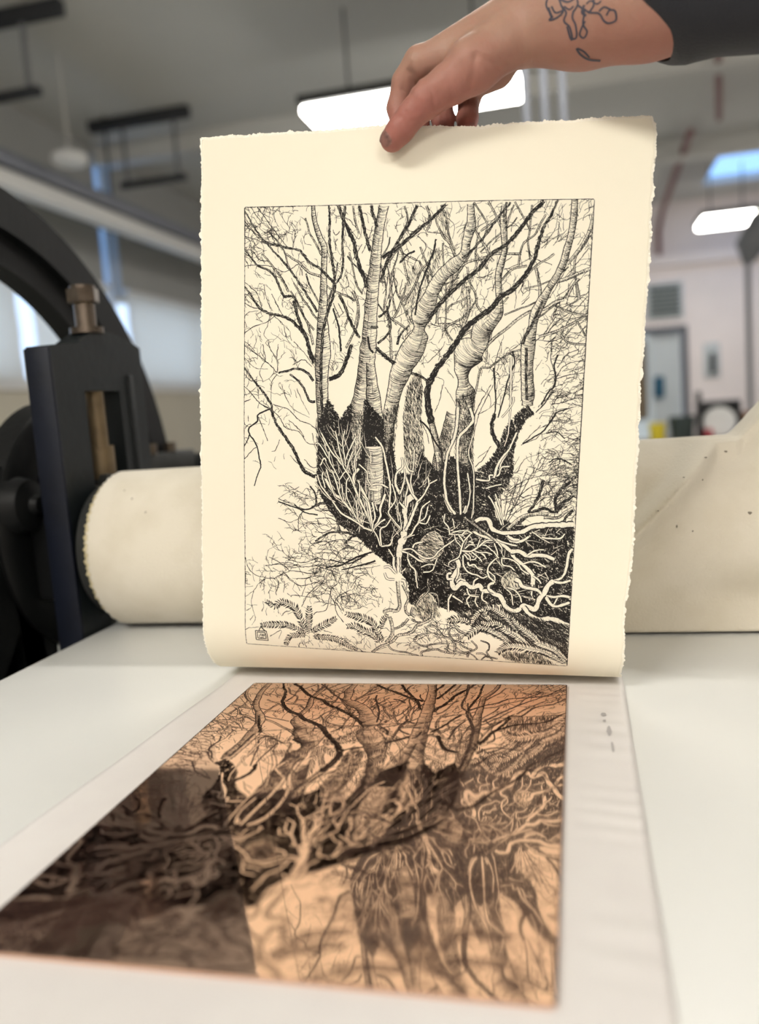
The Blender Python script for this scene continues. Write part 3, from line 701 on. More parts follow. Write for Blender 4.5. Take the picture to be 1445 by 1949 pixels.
def thin(p, w):
    c = spline(p, 7); n_ = len(c); t, n = frame(c); c = c + n * wob(n_, 1.6, 2)[:, None]
    emit(c, w * 4.03 * np.interp(np.linspace(0, 1, n_), [0, .3, 1], [1.0, .85, .55]) * (1 + wob(n_, .2, 2)))
    if rng.random() < .55: emit(c[n_ // 5:] + n[n_ // 5:] * (2.6 + wob(n_ - n_ // 5, 1.2, 2))[:, None], 1.8)
def twig(q, a, L):
    n_ = max(4, int(L / 9)); h = R(a) + rng.normal(0, .45); out = [np.array(q, float)]
    for i in range(n_):
        h += rng.normal(0, .26); out.append(out[-1] - np.array([math.cos(h), math.sin(h)]) * L / n_)
        if i > 1 and rng.random() < .16 and L > 50: twig(out[-1], math.degrees(h) + rng.choice([-35, 35]), L * .45)
    out = np.array(out); out[:, 0] = np.clip(out[:, 0], 6, PW * 1e4 - 6); out[:, 1] = np.clip(out[:, 1], 6, PH * 1e4 - 6)
    emit(out, np.linspace(rng.uniform(2.0, 3.6), 1.3, len(out)))
ART = """M|0.38,75|1300,519 1402,481 1423,703 1376,865 1329,946 1301,864
M|0.38,75|1545,46 1618,68 1618,227 1580,285 1551,185
M|0.38,75|1459,382 1550,344 1556,465 1470,644 1431,703
M|0.9,75|1335,1421 1434,1284 1465,1442 1459,1693 1493,1903 1486,2136 1393,2137 1336,1989 1312,1693
M|0.38,75|1738,549 1782,630 1803,831 1764,932 1744,1033 1719,1033 1726,830
B|4|1715,500 1778,461 1897,432 1979,405 2102,408 2174,409
B|2.6|2233,41 2224,247 2217,326 2243,450
B|2.8|2339,114 2293,204 2265,267 2189,326 2162,409 2155,500
B|3.2|2029,610 2109,527 2218,501
B|3|1768,501 1785,606 1838,707 1854,792 1897,853
B|2.5|1807,646 1767,738 1648,796 1630,849
B|2.2|1608,626 1618,869 1619,975 1680,1069
B|5|1775,666 1795,823 1757,956 1728,1053
B|4.5|2287,518 2327,674 2325,778
B|5|1961,1092 2011,1040 2088,980 2169,908 2265,849 2367,830 2447,779 2513,760
B|4|2339,1043 2479,996 2617,925 2701,870
B|3|2449,807 2570,861 2686,882
B|3|2501,1024 2564,1089 2691,1106
B|2.5|2617,925 2652,977 2691,1046
B|6|2447,628 2547,593 2624,558 2696,528
B|5.5|2522,493 2595,395 2648,305 2679,222 2700,119
B|3|1903,11 1964,115 2022,235 2045,307
B|2.6|1822,390 1879,471 1921,520
B|2.4|1792,13 1869,121 1904,193 1888,265
B|2.2|2101,15 2188,159 2232,239
B|2.5|1261,26 1290,138 1237,256 1199,335
B|2.4|858,13 878,125 910,226
B|2.2|839,366 871,488 900,611 953,694
B|4|877,667 922,783 913,886 906,956
B|2.6|1544,26 1589,127 1606,226 1648,347
B|3|1431,31 1469,143 1440,222
B|4|2529,760 2571,661 2614,602
B|2.6|1396,340 1450,462 1512,584
B|3.2|1855,232 1931,174 2007,96 2042,18
B|4|1851,973 1752,1033 1706,1094
B|2.6|2225,1139 2122,1167 2025,1239 1967,1279 1906,1287 1884,1423 1871,1484
T|1,1,0.5|543,0,12 557,117,16 602,246,20 637,320,22 639,442,22 639,605,24 642,724,30 636,852,36 645,1019,52 648,1140,60 642,1270,56 646,1439,48 655,1610,44 668,1781,40 671,1954,40 661,2084,36
T|1,1,0.5|1101,17,38 1074,179,34 1055,351,40 1047,492,44 1035,630,46 1025,834,50 1019,1040,60 1010,1148,64 1001,1273,64 977,1441,60 947,1588,56 923,1797,60 898,1960,44 875,2081,36
T|1.1,1,0.6|1034,1231,32 1057,1441,48 1074,1567,60 1079,1694,73 1086,1902,77 1093,2117,81 1102,2250,73
T|1,0,0.5|1768,24,24 1779,155,30 1773,206,40 1750,309,32 1735,409,36 1654,491,52 1576,561,52 1515,661,52 1475,765,60 1430,866,81 1413,972,44 1396,1070,89 1292,1275,81 1232,1483,56 1202,1694,50 1195,1850,40 1193,2034,24
T|1,0,0.7|2023,41,16 2022,160,24 2044,363,20 2026,466,24 2007,569,24 2013,670,22 2022,774,28 1995,874,56 1907,978,73 1880,1083,69 1815,1156,117 1767,1278,64 1776,1381,40 1797,1484,73 1810,1588,48 1807,1691,69 1806,1845,52 1819,2025,48 1840,2192,52 1849,2382,56
T|1,0,0.5|2549,2,22 2551,117,24 2537,271,22 2515,370,26 2493,473,26 2452,576,24 2394,675,24 2341,778,34 2298,878,36 2284,982,32 2263,1099,50 2260,1281,46 2279,1484,48 2280,1574,40
T|0.9,1,0.6|1705,1629,44 1672,1796,48 1637,1943,56 1619,2112,64 1636,2281,56
T|0.9,0,0.9|1543,1717,20 1593,1902,24 1625,2057,28 1649,2213,36 1674,2387,48
D|4.5,4.5|732,615 710,730 678,828 651,935 641,1035 636,1186 636,1376 657,1695 669,1841
D|4,4|2248,1127 2256,1281 2274,1533
D|3,3|1006,1024 1026,1115 1056,1157
D|4,4|1029,950 1054,958 1087,950
M|2.4,55|2327,1627 2270,1689 2217,1813 2195,1937 2196,2102 2146,2228 2092,2292 2054,2355 2080,2459 1924,2464 1859,2411 1891,2233 1906,2107 2004,2022 2079,1897 2113,1772 2170,1690 2245,1587
D|4,10|2280,1578 2316,1648
D|4,10|2423,8 2386,107 2332,205 2299,319 2274,438 2221,549 2136,663 2036,734
D|10,11|2036,734 1960,825 1879,885 1789,956 1713,1073 1667,1146 1617,1216 1566,1277
D|11,14|1566,1277 1528,1359 1499,1442 1508,1567 1543,1717
D|7,8|2322,15 2243,93 2159,214 2055,335 1940,413 1861,515 1760,593 1671,676 1593,755 1484,887
D|3,4|2070,19 1966,159 1888,269 1782,390 1724,436
D|5,7|1580,27 1441,158 1311,266 1215,344 1106,413
D|5,6|1358,29 1310,138 1245,256 1187,355 1137,462 1100,583
D|5,6|1002,18 1035,130 1053,171
D|5,6|907,15 936,127 968,248 1001,358
D|6,8|742,10 777,102 830,204 874,294 893,387 921,477 966,567 985,641
D|4,3|796,11 783,171 783,324 791,445 776,543 732,615
D|3,5|667,8 678,120 677,260 701,403 731,582
D|3,4|133,269 343,321 440,344 513,427 620,498 727,603
D|2,4|1,25 104,195 230,339 345,464 444,597 527,722 593,827
D|2.5,4|-1,327 104,451 210,502 262,573 318,690 361,699
D|4,6|361,699 404,708 434,766 404,745 436,857 472,962
D|3,6|-22,614 42,673 128,790 214,833 321,856 394,898 460,962 503,1013
D|6,9|472,962 513,1038 540,1139 577,1228
D|5,5|772,698 826,810 872,926 938,1027
D|2.5,3|720,800 766,933 782,1037 793,1142
D|6,7|1080,1116 1137,1170 1228,1241
D|3,3.5|1179,715 1162,808 1089,876
D|3,4|1149,787 1164,857 1188,960 1149,1030 1088,1083
D|3,4|1333,942 1273,1003 1243,1093
D|7,9|877,1092 838,1217 789,1322 705,1363
D|2.5,4|-20,1265 90,1381 156,1459 223,1554 232,1618
D|4.5,7|232,1618 268,1713 335,1813 403,1908 471,2038 516,2117 605,2159
D|3,4.5|285,1310 358,1293 436,1277 510,1299 576,1375
D|3,4|380,1319 459,1383 504,1447 545,1533 593,1546
D|2.6,2|223,1601 122,1648 114,1705 48,1757 48,1814 101,1888 124,1967 146,2086
D|2,1.4|48,1814 26,1871 -10,1915
D|2,1.5|146,2086 115,2158 88,2247
D|6,10|2033,1637 2014,1732 2034,1814 2079,1888 2132,1971 2153,2062
D|2,2.4|2033,1637 2036,1525 2022,1423 2007,1280
D|2,2.5|2059,1669 2092,1525 2124,1362 2166,1240 2141,1150
D|5,4|1373,1317 1436,1342 1513,1392
D|4,6|2348,778 2272,978 2235,1038 2219,1098
D|3,3|1244,457 1296,398 1356,371
D|2.6,3|1376,865 1398,703 1430,582 1499,383 1515,284
D|2.6,2.5|1619,1922 1575,1860 1516,1755 1450,1693
D|2.2,2.5|2384,1566 2438,1464 2476,1424 2483,1343 2467,1262 2490,1181
D|1.6,2|2347,1627 2404,1566 2477,1452
D|2.2,2.2|2260,1874 2357,1811 2415,1770 2470,1688 2507,1627 2585,1598
D|2,1.6|2436,1790 2515,1777 2578,1830
D|2,1.6|2469,2015 2519,1986 2575,1993 2649,2033
D|6,4|2255,2516 2312,2452 2390,2396 2469,2377 2535,2403 2607,2340
D|7,5|2551,2403 2537,2301 2580,2218 2637,2168
D|6,5|2556,2362 2606,2319 2663,2277
D|5,5|2612,2503 2617,2442 2677,2387
D|5,6|2330,2410 2386,2326 2420,2222 2437,2160
D|4,6|588,2415 676,2382 787,2410 877,2452
D|3,4|862,2717 948,2648 1058,2622
D|3,4|615,2704 739,2629 881,2624 1015,2667 1083,2731
D|2.4,3|710,2925 844,2897 976,2824 1107,2774
D|2,3|845,2941 1022,2888 1131,2852
D|1.8,2.4|744,2856 911,2880 1063,2798
D|2,2|431,2397 521,2461 633,2481
D|2,2.5|296,2377 431,2419 521,2439 610,2401 608,2304 563,2239
M|3,62|635,1695 700,1524 804,1695 886,1567 911,2124 993,1950 1001,1525 1155,1694 1189,2034 1224,1820 1277,2118 1427,2137 1461,1945 1615,2112 1713,1984 1906,2107 1903,2465 1779,2468 1776,2575 1702,2620 1761,2789 1805,3001 1808,3239 1687,3203 1515,3192 1428,3198 1413,3023 1330,2917 1219,2857 1084,2753 970,2647 835,2563 735,2442 652,2303 619,2150 630,2041
M|2.6,30|1765,2371 1901,2422 2068,2459 2255,2516 2477,2521 2684,2513 2712,3279 2600,3279 2478,3255 2355,3230 2187,3149 2064,3157 1941,3208 1808,3239 1771,3003 1773,2788 1702,2620
M|1.2,40|2296,3268 2478,3255 2681,3302 2680,3429 2527,3398 2362,3348
M|0.75,80|596,1695 716,1652 718,2083 617,2085
M|0.75,80|833,1652 1025,1609 1004,2036 831,2060
M|0.75,80|985,1694 1175,1651 1188,2119 1007,2144
M|0.75,80|1169,1609 1278,1567 1244,2033 1177,2077
M|0.75,80|1725,1525 1873,1443 1885,2108 1744,2110
M|0.75,80|1621,1776 1708,1692 1690,2195 1594,2282
T|0.9,1,0.8|1086,1907,73 1093,2117,77 1101,2229,69 1118,2358,48
T|1,1,0.9|1102,2250,56 1111,2380,52
X|0|1475,2758 1492,2671 1553,2604 1616,2589 1670,2643 1686,2728 1647,2794 1564,2841 1499,2822
M|0.8,20|1475,2758 1492,2671 1553,2604 1616,2589 1670,2643 1686,2728 1647,2794 1564,2841 1499,2822
D|5,2|1422,2717 1472,2685 1544,2686 1579,2693
X|0|2172,3014 2153,2960 2175,2913 2222,2881 2277,2907 2300,2956 2311,3006 2263,3026 2214,3037
M|0.6,70|2172,3014 2153,2960 2175,2913 2222,2881 2277,2907 2300,2956 2311,3006 2263,3026 2214,3037
X|0|1461,3262 1500,3149 1533,3104 1575,3092 1633,3141 1662,3227 1690,3277 1606,3318 1520,3315
M|0.7,60|1461,3262 1500,3149 1533,3104 1575,3092 1633,3141 1662,3227 1690,3277 1606,3318 1520,3315
W|5,14|1355,2597 1368,2522 1356,2438 1359,2388 1369,2346 1417,2303
W|14,8|1355,2597 1357,2656 1337,2690 1327,2758 1323,2843 1318,2937
W|5,3|1355,2405 1311,2356
W|4,3|1359,2388 1359,2305 1370,2255 1371,2205
W|5,4|1371,2588 1401,2520 1430,2428 1453,2369 1451,2336 1408,2279 1380,2213 1348,2139
W|4,3|1452,2352 1499,2302 1529,2243 1544,2202 1529,2144
W|3,3|1544,2202 1607,2167
W|4,3|1357,2656 1414,2620 1444,2561 1475,2509 1495,2401 1558,2341
W|3,3|1484,2509 1523,2475 1544,2383
W|3,3|1475,2518 1534,2524 1563,2457
W|5,3|1309,2289 1273,2207 1277,2124 1325,2065 1314,1991
W|4,3|1309,2289 1331,2231 1344,2139 1338,2082
W|3,3|1424,2287 1395,2188 1411,2056 1413,1924
W|3,3|1417,2105 1375,2089 1338,1991
W|4,4|1227,2434 1231,2325 1232,2241 1206,2108 1182,2009 1154,1910 1093,1828
W|3,3|1081,2227 1047,2186 1031,2111 967,2053
W|4,3|1081,2219 1148,2213 1216,2241
W|3,3|1246,2483 1223,2434 1270,2357 1276,2307 1243,2208
W|3,4|1246,2492 1210,2552 1161,2587 1169,2680 1175,2727
W|3,4|1175,2727 1246,2711 1265,2660
W|3,3|1246,2483 1337,2581
W|2.5,2|1310,2515 1289,2423
W|2.5,2|1337,2573 1315,2439
W|3,5|1094,2598 1075,2531 1020,2414 985,2347 939,2247 928,2147 968,2087
W|3,5|1094,2598 1082,2497 1053,2362 981,2229
W|3,5|1094,2598 1008,2567 972,2509 867,2384 823,2334 771,2301 691,2176
W|3,4|1094,2589 1100,2530 1115,2479 1086,2362
W|3,5|1102,2598 1157,2478 1155,2411 1193,2292
W|3,4|1110,2581 1159,2528 1200,2502
W|4,3|1025,2575 938,2518 826,2453 738,2336 658,2235 622,2143
W|3,3|955,2492 910,2400 873,2316 870,2198 898,2147
W|3,3|972,2509 951,2348
W|3,3|939,2247 894,2155 842,2081 798,2022 728,1939 649,1798
W|3,3|842,2081 804,1947 766,1781
W|3,3|841,2368 813,2284 811,2199 775,2115 722,2023 720,1948
W|3,3|771,2318 725,2183 698,2099
W|3,3|693,2252 665,2159 673,2117
W|3,3|813,2300 767,2157 740,2099
W|3,3|849,2055 880,1946 935,1829
W|3,3|867,2097 890,2013 914,1946
W|3,3|944,2129 932,2013 979,1904
W|3,3|858,2055 828,1880 842,1780
W|3,3|810,2182 843,2131 859,2114
W|3,3|646,2066 679,2007 696,2032
W|3,3|849,2351 828,2216
W|3,3|713,2006 634,1890 600,1890
W|3,3|1053,2362 1009,2313
W|3,3|976,2348 981,2246 962,2179
W|3,3|1075,2531 1035,2355
W|3,3|1130,2428 1112,2378
W|4,3|1344,2749 1419,2738 1479,2777 1538,2808 1604,2797 1666,2728 1792,2631
W|4,4|1344,2758 1412,2780 1472,2819 1523,2843
W|3,3|1395,2772 1407,2848 1468,2913 1479,2971
W|3,3|1235,2746 1280,2820 1283,2905 1318,2946
W|2.5,2.5|1343,2936 1339,2826
W|3,3|1351,2935 1383,2900
W|3,3|1527,2926 1600,2906 1637,2804
W|3,3|1508,2885 1573,2857 1623,2863
W|3,2.5|1107,2598 1138,2647 1166,2723
W|2,2|606,2203 703,2320 781,2369
W|2,2|1365,2656 1447,2619
W|4,4|1435,2729 1450,2695 1516,2675
W|7,9|1925,2494 1968,2474 2020,2476 2045,2513 2062,2550 2136,2578 2225,2574 2297,2564 2368,2524 2433,2515 2504,2505 2605,2501 2683,2491
W|4,7|1914,2578 1975,2606 2051,2626 2111,2654 2172,2689 2218,2725
W|6,8|2218,2725 2250,2776 2304,2818 2357,2861 2397,2911 2397,2979
W|4,3|2397,2979 2395,3069
W|8,6|2218,2725 2284,2722 2344,2753 2409,2746 2482,2746 2555,2773
W|4,3|2344,2749 2400,2710 2472,2699
W|3,4|2260,2678 2170,2659 2096,2632
W|4,3|2319,2818 2369,2800 2427,2805 2494,2839
W|4,3|2397,2911 2434,2932 2465,2967
W|3,4|2118,2774 2062,2830 2042,2885 2060,2937 2107,2980
W|3,3|2050,2892 2096,2927 2106,2965
W|3,3|2147,2781 2207,2785 2267,2813 2314,2871 2367,2898
W|3,3|2147,2781 2158,2833 2217,2845 2256,2874
W|3,3|2118,2774 2108,2722 2082,2663
W|3,3|2126,2782 2063,2717 1994,2682 1930,2730
W|3,3|2145,2743 2143,2698 2112,2662
W|8,9|1798,2812 1812,2865 1788,2921 1764,2968 1770,3022 1794,3044 1830,3003 1875,3001 1922,3029 1981,3010 2005,3040 2014,3055
W|9,9|2014,3055 2081,3051 2104,3072 2149,3085 2181,3136 2213,3180 2266,3199 2309,3181 2337,3156 2381,3161 2426,3173 2445,3134 2457,3088 2491,3041 2517,2979 2558,2940
W|4,5|2558,2940 2614,2914 2646,2846 2660,2727 2686,2682
W|4,5|2558,2947 2623,2951 2686,2929
W|8,9|2337,3160 2376,3207 2429,3241 2481,3252 2546,3240 2619,3257 2699,3288
W|5,4|1764,2968 1730,2970 1724,2932 1758,2922
W|4,3|2014,3055 2009,3116 2048,3145 2057,3183
W|4,4|1936,3013 1942,2974 1971,2950
W|4,4|1812,2873 1811,2927 1798,2967
W|4,4|1800,2997 1828,2965 1874,2978
W|4,3|1841,2772 1853,2856 1893,2907 1962,2927 2008,2947 2044,2930
W|3,3|1849,2764 1888,2800 1940,2798 1946,2759 1908,2746
W|4,3|1882,2824 1898,2853 1935,2844 1967,2873 2004,2879
W|3,3|1855,2748 1894,2777 1904,2815
W|4,3|1819,2765 1837,2673 1907,2578
W|3,3|1819,2765 1797,2797 1738,2830 1732,2862
W|4,3|1832,2734 1892,2739 1951,2706 2015,2650 2081,2640
W|3,3|1951,2706 1970,2637
W|3,3|1930,2730 1998,2757 2030,2794
W|3,3|1968,2744 2027,2741 2072,2754
W|3,3|1720,2608 1772,2583 1824,2574 1876,2564
W|3,3|1735,2608 1811,2605 1841,2611
W|3,3|1765,2606 1783,2659 1823,2704
W|3,3|1796,2605 1844,2665
W|3,3|1826,2604 1861,2572 1908,2594
W|3,3|1875,2686 1919,2669 1881,2656
W|3,3|1854,2718 1890,2686 1935,2684
W|3,3|1907,2739 1970,2789 1994,2818
W|7,5|2259,2941 2297,2962 2321,2998 2388,3010 2439,3021 2470,3050
W|3,3|2198,3028 2237,3064 2256,3154
W|3,3|2204,3013 2264,3032 2303,3075 2321,3127
W|4,5|2507,3062 2572,3066 2629,3055 2687,3062
W|5,5|2507,3070 2539,3120 2590,3139 2647,3120 2689,3103
W|3,3|2568,3126 2594,3072
W|5,4|2199,2636 2258,2648 2308,2631 2350,2600
W|3,2|2370,2562 2445,2611 2512,2645
W|5,4|2182,2599 2227,2627 2279,2629
W|4,3|2445,2603 2503,2609 2589,2605 2623,2567
W|4,4|1766,3093 1745,3141 1746,3242
W|4,3|1774,3108 1837,3143 1860,3157
W|4,3|1885,3039 1910,3092 1986,3102
W|4,3|1911,3099 1890,3139 1915,3192
W|3,3|1963,3104 1958,3143 1983,3188
W|5,5|2104,3064 2057,3029 2063,2998 2099,2981
W|4,4|2336,3278 2410,3287 2448,3307 2514,3317 2587,3327
W|5,4|1667,2281 1685,2341 1718,2409 1765,2442
W|5,4|1787,2278 1799,2369 1806,2445
W|3,2.5|1906,2275 1904,2374 1894,2472
W|3,3|1682,2441 1677,2502 1713,2547 1727,2600
W|3,3|1744,2477 1763,2553
W|3,3|1824,2429 1844,2375 1840,2436
W|3,3|2018,2288 2066,2362 2133,2518
W|3,2.5|2069,2271 2103,2353 2148,2517
W|5,4|1839,1596 1864,1691 1807,1774 1760,1837 1760,2005 1789,2265 1807,2442
W|5,4|1745,1588 1734,1796 1679,1964 1663,2162 1677,2268 1698,2352 1765,2443
W|2.6,2.6|1878,1795 1844,1949 1893,2108 1906,2443
W|4,2|2136,1199 2149,1525 2146,1772 2120,1896
W|4,3|2211,1784 2150,1937 2106,2021 2090,2104
W|4,3|1912,2157 2012,2168 2018,2126 2083,2125 2108,2062 2169,2053
W|3,3|2088,1669 2163,1566 2172,1505
W|3,3|1994,2231 2055,2209 2115,2195
W|3,3|1851,2424 1873,2276 1844,2108
W|5,3|2051,2146 2086,2021 2161,1916
W|4,5|1282,2810 1285,2883 1305,2942
W|5,5|1318,2809 1323,2930
W|4,3|1396,2817 1423,2876 1460,2911 1475,2994 1490,3060
W|5,4|1350,3001 1380,3012 1389,3072
W|4,4|1208,2947 1235,2995 1295,2998
W|4,4|1305,2949 1249,2897 1200,2899
B|6|1320,3009 1328,3082 1337,3148 1346,3221 1323,3260 1262,3257 1214,3279
B|4.5|1363,3037 1402,3108 1416,3156 1394,3218 1408,3273 1457,3287 1470,3305
B|4|1455,3220 1445,3276 1476,3299
B|6|1264,3313 1285,3373 1294,3447 1270,3501 1239,3545
B|4|1422,3320 1388,3366 1341,3400 1305,3415
B|5|1623,3252 1608,3307 1556,3342 1497,3370 1463,3422 1415,3451 1343,3469 1294,3527 1244,3559 1181,3593 1116,3655
B|3.4|1257,3565 1286,3607 1340,3625 1401,3628 1460,3647 1509,3659
B|2.6|1447,3325 1483,3341 1532,3344
B|2.6|1563,3372 1589,3425 1548,3441 1500,3463 1476,3498 1513,3536 1572,3545 1633,3525 1692,3513 1751,3515 1746,3558 1722,3560
B|3|1581,3371 1640,3372 1690,3417 1720,3452 1780,3454
B|4|1810,3589 1810,3510 1792,3472 1761,3424 1765,3375 1805,3360 1842,3393 1896,3413
B|3.4|1785,3435 1838,3430 1845,3474 1810,3496
B|4|1538,3665 1535,3615 1602,3586 1662,3573 1710,3591 1781,3600 1858,3584 1928,3609
B|3|1846,3500 1887,3531 1952,3553
B|2.4|1499,3278 1529,3295 1549,3336
B|3|1570,2977 1566,3026 1580,3067 1557,3105 1500,3163 1478,3219
B|3|1592,3090 1640,3100 1660,3141 1668,3200
B|3|1952,3560 1922,3586 1910,3636
B|2.6|1942,3466 1986,3518 1962,3557 1907,3578
B|2.2|2015,3460 2077,3482 2084,3531 2066,3563 2085,3601 2115,3652
B|3|1981,3587 2030,3582 2085,3610 2152,3629
B|2|1870,3589 1919,3585 1962,3613 1992,3656
B|2|2023,3652 2054,3613 2085,3618
B|7|2179,2548 2292,2448 2411,2420 2504,2425
B|5|2453,2447 2561,2444 2614,2401 2668,2371
B|5|1841,2466 1927,2527 2013,2587 2099,2647
M|1.5,42|1808,3239 2064,3165 2355,3230 2704,3280 2698,3618 2411,3524 2160,3429 1948,3358
F|9,1|576,3517 528,3446 487,3361 446,3291 389,3263 324,3250 268,3286 202,3253
F|8,1|576,3508 576,3426 575,3346 577,3267
F|8,1|593,3499 657,3453 720,3416 766,3389 809,3355
F|8,1|552,3519 464,3475 383,3448 285,3451 212,3456 138,3465
F|7,1|552,3527 479,3533 414,3546 378,3594 360,3648
F|8,1|608,3531 672,3535 751,3537 845,3556 921,3605 990,3638
F|9,1|1208,3547 1152,3420 1095,3362 1007,3337 913,3318 900,3313
F|9,1|1189,3549 1122,3473 1048,3447 972,3414 909,3422
F|6,1|1195,3430 1211,3354 1240,3302
F|9,1|1931,3339 1892,3304 1837,3295 1794,3304 1751,3314
F|11,1|2245,3467 2183,3407 2108,3369 2047,3349 1987,3359 1940,3401 1911,3435
F|12,1|2413,3500 2339,3433 2253,3376 2155,3328 2074,3278 2011,3245
F|11,1|2311,3359 2248,3290 2186,3233 2111,3195 2027,3188
F|11,1|2694,3624 2592,3557 2508,3513 2413,3500 2293,3483 2210,3504 2145,3571
F|11,1|2687,3589 2613,3502 2547,3467 2469,3441 2396,3389 2336,3369
F|10,1|2061,3267 2028,3219 1993,3234 1952,3287 1942,3325
F|10,1|2469,3434 2407,3376 2321,3322 2252,3253
F|9,1|2203,3337 2142,3310 2069,3316 2008,3308
M|1,80|2176,3575 2247,3545 2331,3552 2402,3538 2474,3554 2534,3588 2607,3644 2613,3664 2476,3655 2297,3641 2212,3622
M|0.9,75|2455,3385 2527,3404 2599,3449 2690,3421 2698,3562 2636,3500 2559,3466 2487,3439
L|0.9|-2,2865 30,2952 87,3014 193,3041 273,3037
L|0.9|273,3037 345,2993 393,2968 304,2900 216,2856
L|0.9|393,2968 488,2971 568,2982 646,2971
L|0.9|193,3041 120,3101 79,3159 -19,3221
L|0.9|281,3036 306,3091 282,3156 287,3188
L|0.9|185,3049 169,3098 177,3186
L|0.9|79,3159 59,3258 80,3346 96,3410 63,3470
L|0.9|-1,3517 38,3497 129,3482
L|0.9|412,3197 420,3181 508,3184 595,3186 698,3149 728,3100 790,3058 817,2924
L|0.9|595,3155 672,3079 717,2991 747,2935
L|0.9|508,3184 523,3135 538,3103 537,3047 592,3005 607,2989 669,2946
L|0.9|856,3202 846,3125 851,3039 817,2932
L|0.9|510,3279 548,3189 610,3115 680,3071
L|0.9|739,3241 753,3162 767,3098 813,3064
L|0.9|739,3241 717,3298 638,3318 615,3344
L|0.9|877,3390 811,3299 801,3206 839,3157 931,3104
L|0.9|858,3289 802,3221
L|0.9|394,3039 474,3090 538,3087 648,3049
L|0.9|458,3035 552,3023 647,2994
L|0.9|930,3089 982,3001 1065,2958
L|0.9|949,2925 1064,2924
L|0.9|965,2963 1065,2954
L|0.9|129,3507 146,3481 178,3512
L|0.9|225,3561 326,3501 305,3581
L|0.9|334,3371 358,3336 414,3317
L|0.9|-75,2868 6,2881
L|0.9|-51,2988 -11,2946
L|0.9|-52,3020 22,3001
L|0.9|184,2933 328,2915 487,2916 566,2896
L|0.9|232,2927 376,2897 504,2930 645,2909 723,2913
L|0.9|249,2950 305,2980 353,2985
L|0.9|336,2851 424,2879 519,2891 644,2846
L|0.9|-44,3125 6,3026 -27,3100
L|0.9|14,3342 55,3315
L|0.9|47,3422 80,3379
L|0.9|154,3341 170,3292 162,3252
L|0.9|379,3167 420,3196
L|0.9|210,3176 242,3111 233,3087
L|0.9|616,2727 667,2699 727,2637 830,2616 907,2622
L|0.9|612,2511 741,2507 837,2564 940,2578
L|0.9|629,2519 665,2595 770,2618
L|0.9|613,2597 683,2630 786,2574
L|0.9|615,2701 720,2706 832,2684 978,2696 1065,2744
L|0.9|617,2806 757,2800 879,2846 983,2842 1067,2804
L|0.9|618,2849 793,2868 967,2903 1138,2869
L|0.9|643,2770 791,2781 845,2839
L|0.9|793,2842 826,2779 911,2750 1006,2772
L|0.9|760,2921 845,2865 903,2794 980,2747
L|0.9|619,2911 725,2940 831,2970
L|0.9|951,2930 1104,2905 1172,2885
L|0.9|627,2390 662,2432 757,2438
L|0.9|757,2463 836,2496 913,2527
L|0.9|607,2236 677,2303 721,2354
L|0.9|657,2202 710,2260
L|0.9|883,3002 916,2905 966,2869
L|0.9|692,3012 742,2914 845,2848
L|0.9|-21,1085 109,1160 218,1245 273,1309
L|0.9|-21,1180 88,1265 197,1277
L|0.9|273,1309 277,1245 265,1193
L|0.9|265,1193 216,1118 194,1055
L|0.9|-20,1414 57,1468 134,1554 211,1602
L|0.9|-25,1489 35,1479 100,1425
L|0.9|-8,1543 57,1521
L|0.9|280,1077 271,1193
L|0.9|273,1320 230,1394 227,1522 221,1554
L|0.9|243,1565 309,1586 375,1607 463,1693 551,1726 639,1800
L|0.9|233,1607 299,1672 355,1758 465,1790 532,1876 620,1897
L|0.9|391,1985 469,2061 558,2103 602,2125
L|0.9|376,1694 464,1769 509,1833
L|0.9|437,1437 482,1533 549,1650
L|0.9|329,1447 351,1511 418,1607 550,1672
L|0.9|294,2351 373,2382 519,2434 607,2421
L|0.9|383,2238 472,2291 562,2334 618,2410
L|0.9|607,2421 630,2443 763,2439
L|0.9|519,2445 475,2502 471,2620
L|0.9|295,2518 397,2549 475,2513
L|0.9|-20,1318 57,1371 111,1361
L|0.9|512,2017 580,2082 634,2070
L|0.9|574,1800 598,1908 632,1973
L|0.9|113,1651 157,1748 203,1867
L|0.9|408,1058 496,1153 584,1269
L|0.9|401,1246 486,1205 562,1258
L|0.9|472,2247 428,2270 394,2271
L|0.9|-9,2022 70,1945 114,1911
L|0.9|151,1076 174,1192 142,1266
L|0.9|145,1565 244,1607
L|0.9|302,1856 269,1943 236,1954
L|0.9|-12,458 82,449 209,461 325,505 419,455 481,426
L|0.9|-11,225 103,257 207,299 239,269 196,198 145,167
L|0.9|-12,336 62,337 124,409 208,431 262,554
L|0.9|0,104 82,196 166,268
L|0.9|52,6 145,127 238,189
L|0.9|103,-3 228,169 343,312
L|0.9|-1,185 41,165 124,247 239,280 343,322
L|0.9|-12,581 41,612 105,675 148,800
L|0.9|-12,673 52,705 116,789
L|0.9|-12,746 63,778 148,800
L|0.9|0,986 75,934 171,904 245,853
L|0.9|245,853 321,927 343,1021 409,1106
L|0.9|212,843 192,925 161,998 215,1062
L|0.9|157,604 179,707 223,811
L|0.9|221,677 298,823 319,844
L|0.9|-11,850 42,819 116,810
L|0.9|-10,1049 55,1092 87,1134
L|0.9|488,785 445,784
L|0.9|378,556 400,598
L|0.9|461,487 468,538
L|0.9|496,641 516,600 505,559
L|0.9|706,190 728,230 758,201
L|0.9|731,351 718,260
L|0.9|830,173 915,266 932,126
L|0.9|812,647 842,617 809,535
L|0.9|868,425 937,306
L|0.9|939,377 988,268 1016,169
L|0.9|1173,534 1227,616 1200,716
L|0.9|1140,786 1177,655 1204,535
L|0.9|1268,586 1251,697 1286,819
L|0.9|1082,908 1165,899 1297,840 1411,710
L|0.9|720,758 776,872
L|0.9|762,759 807,841
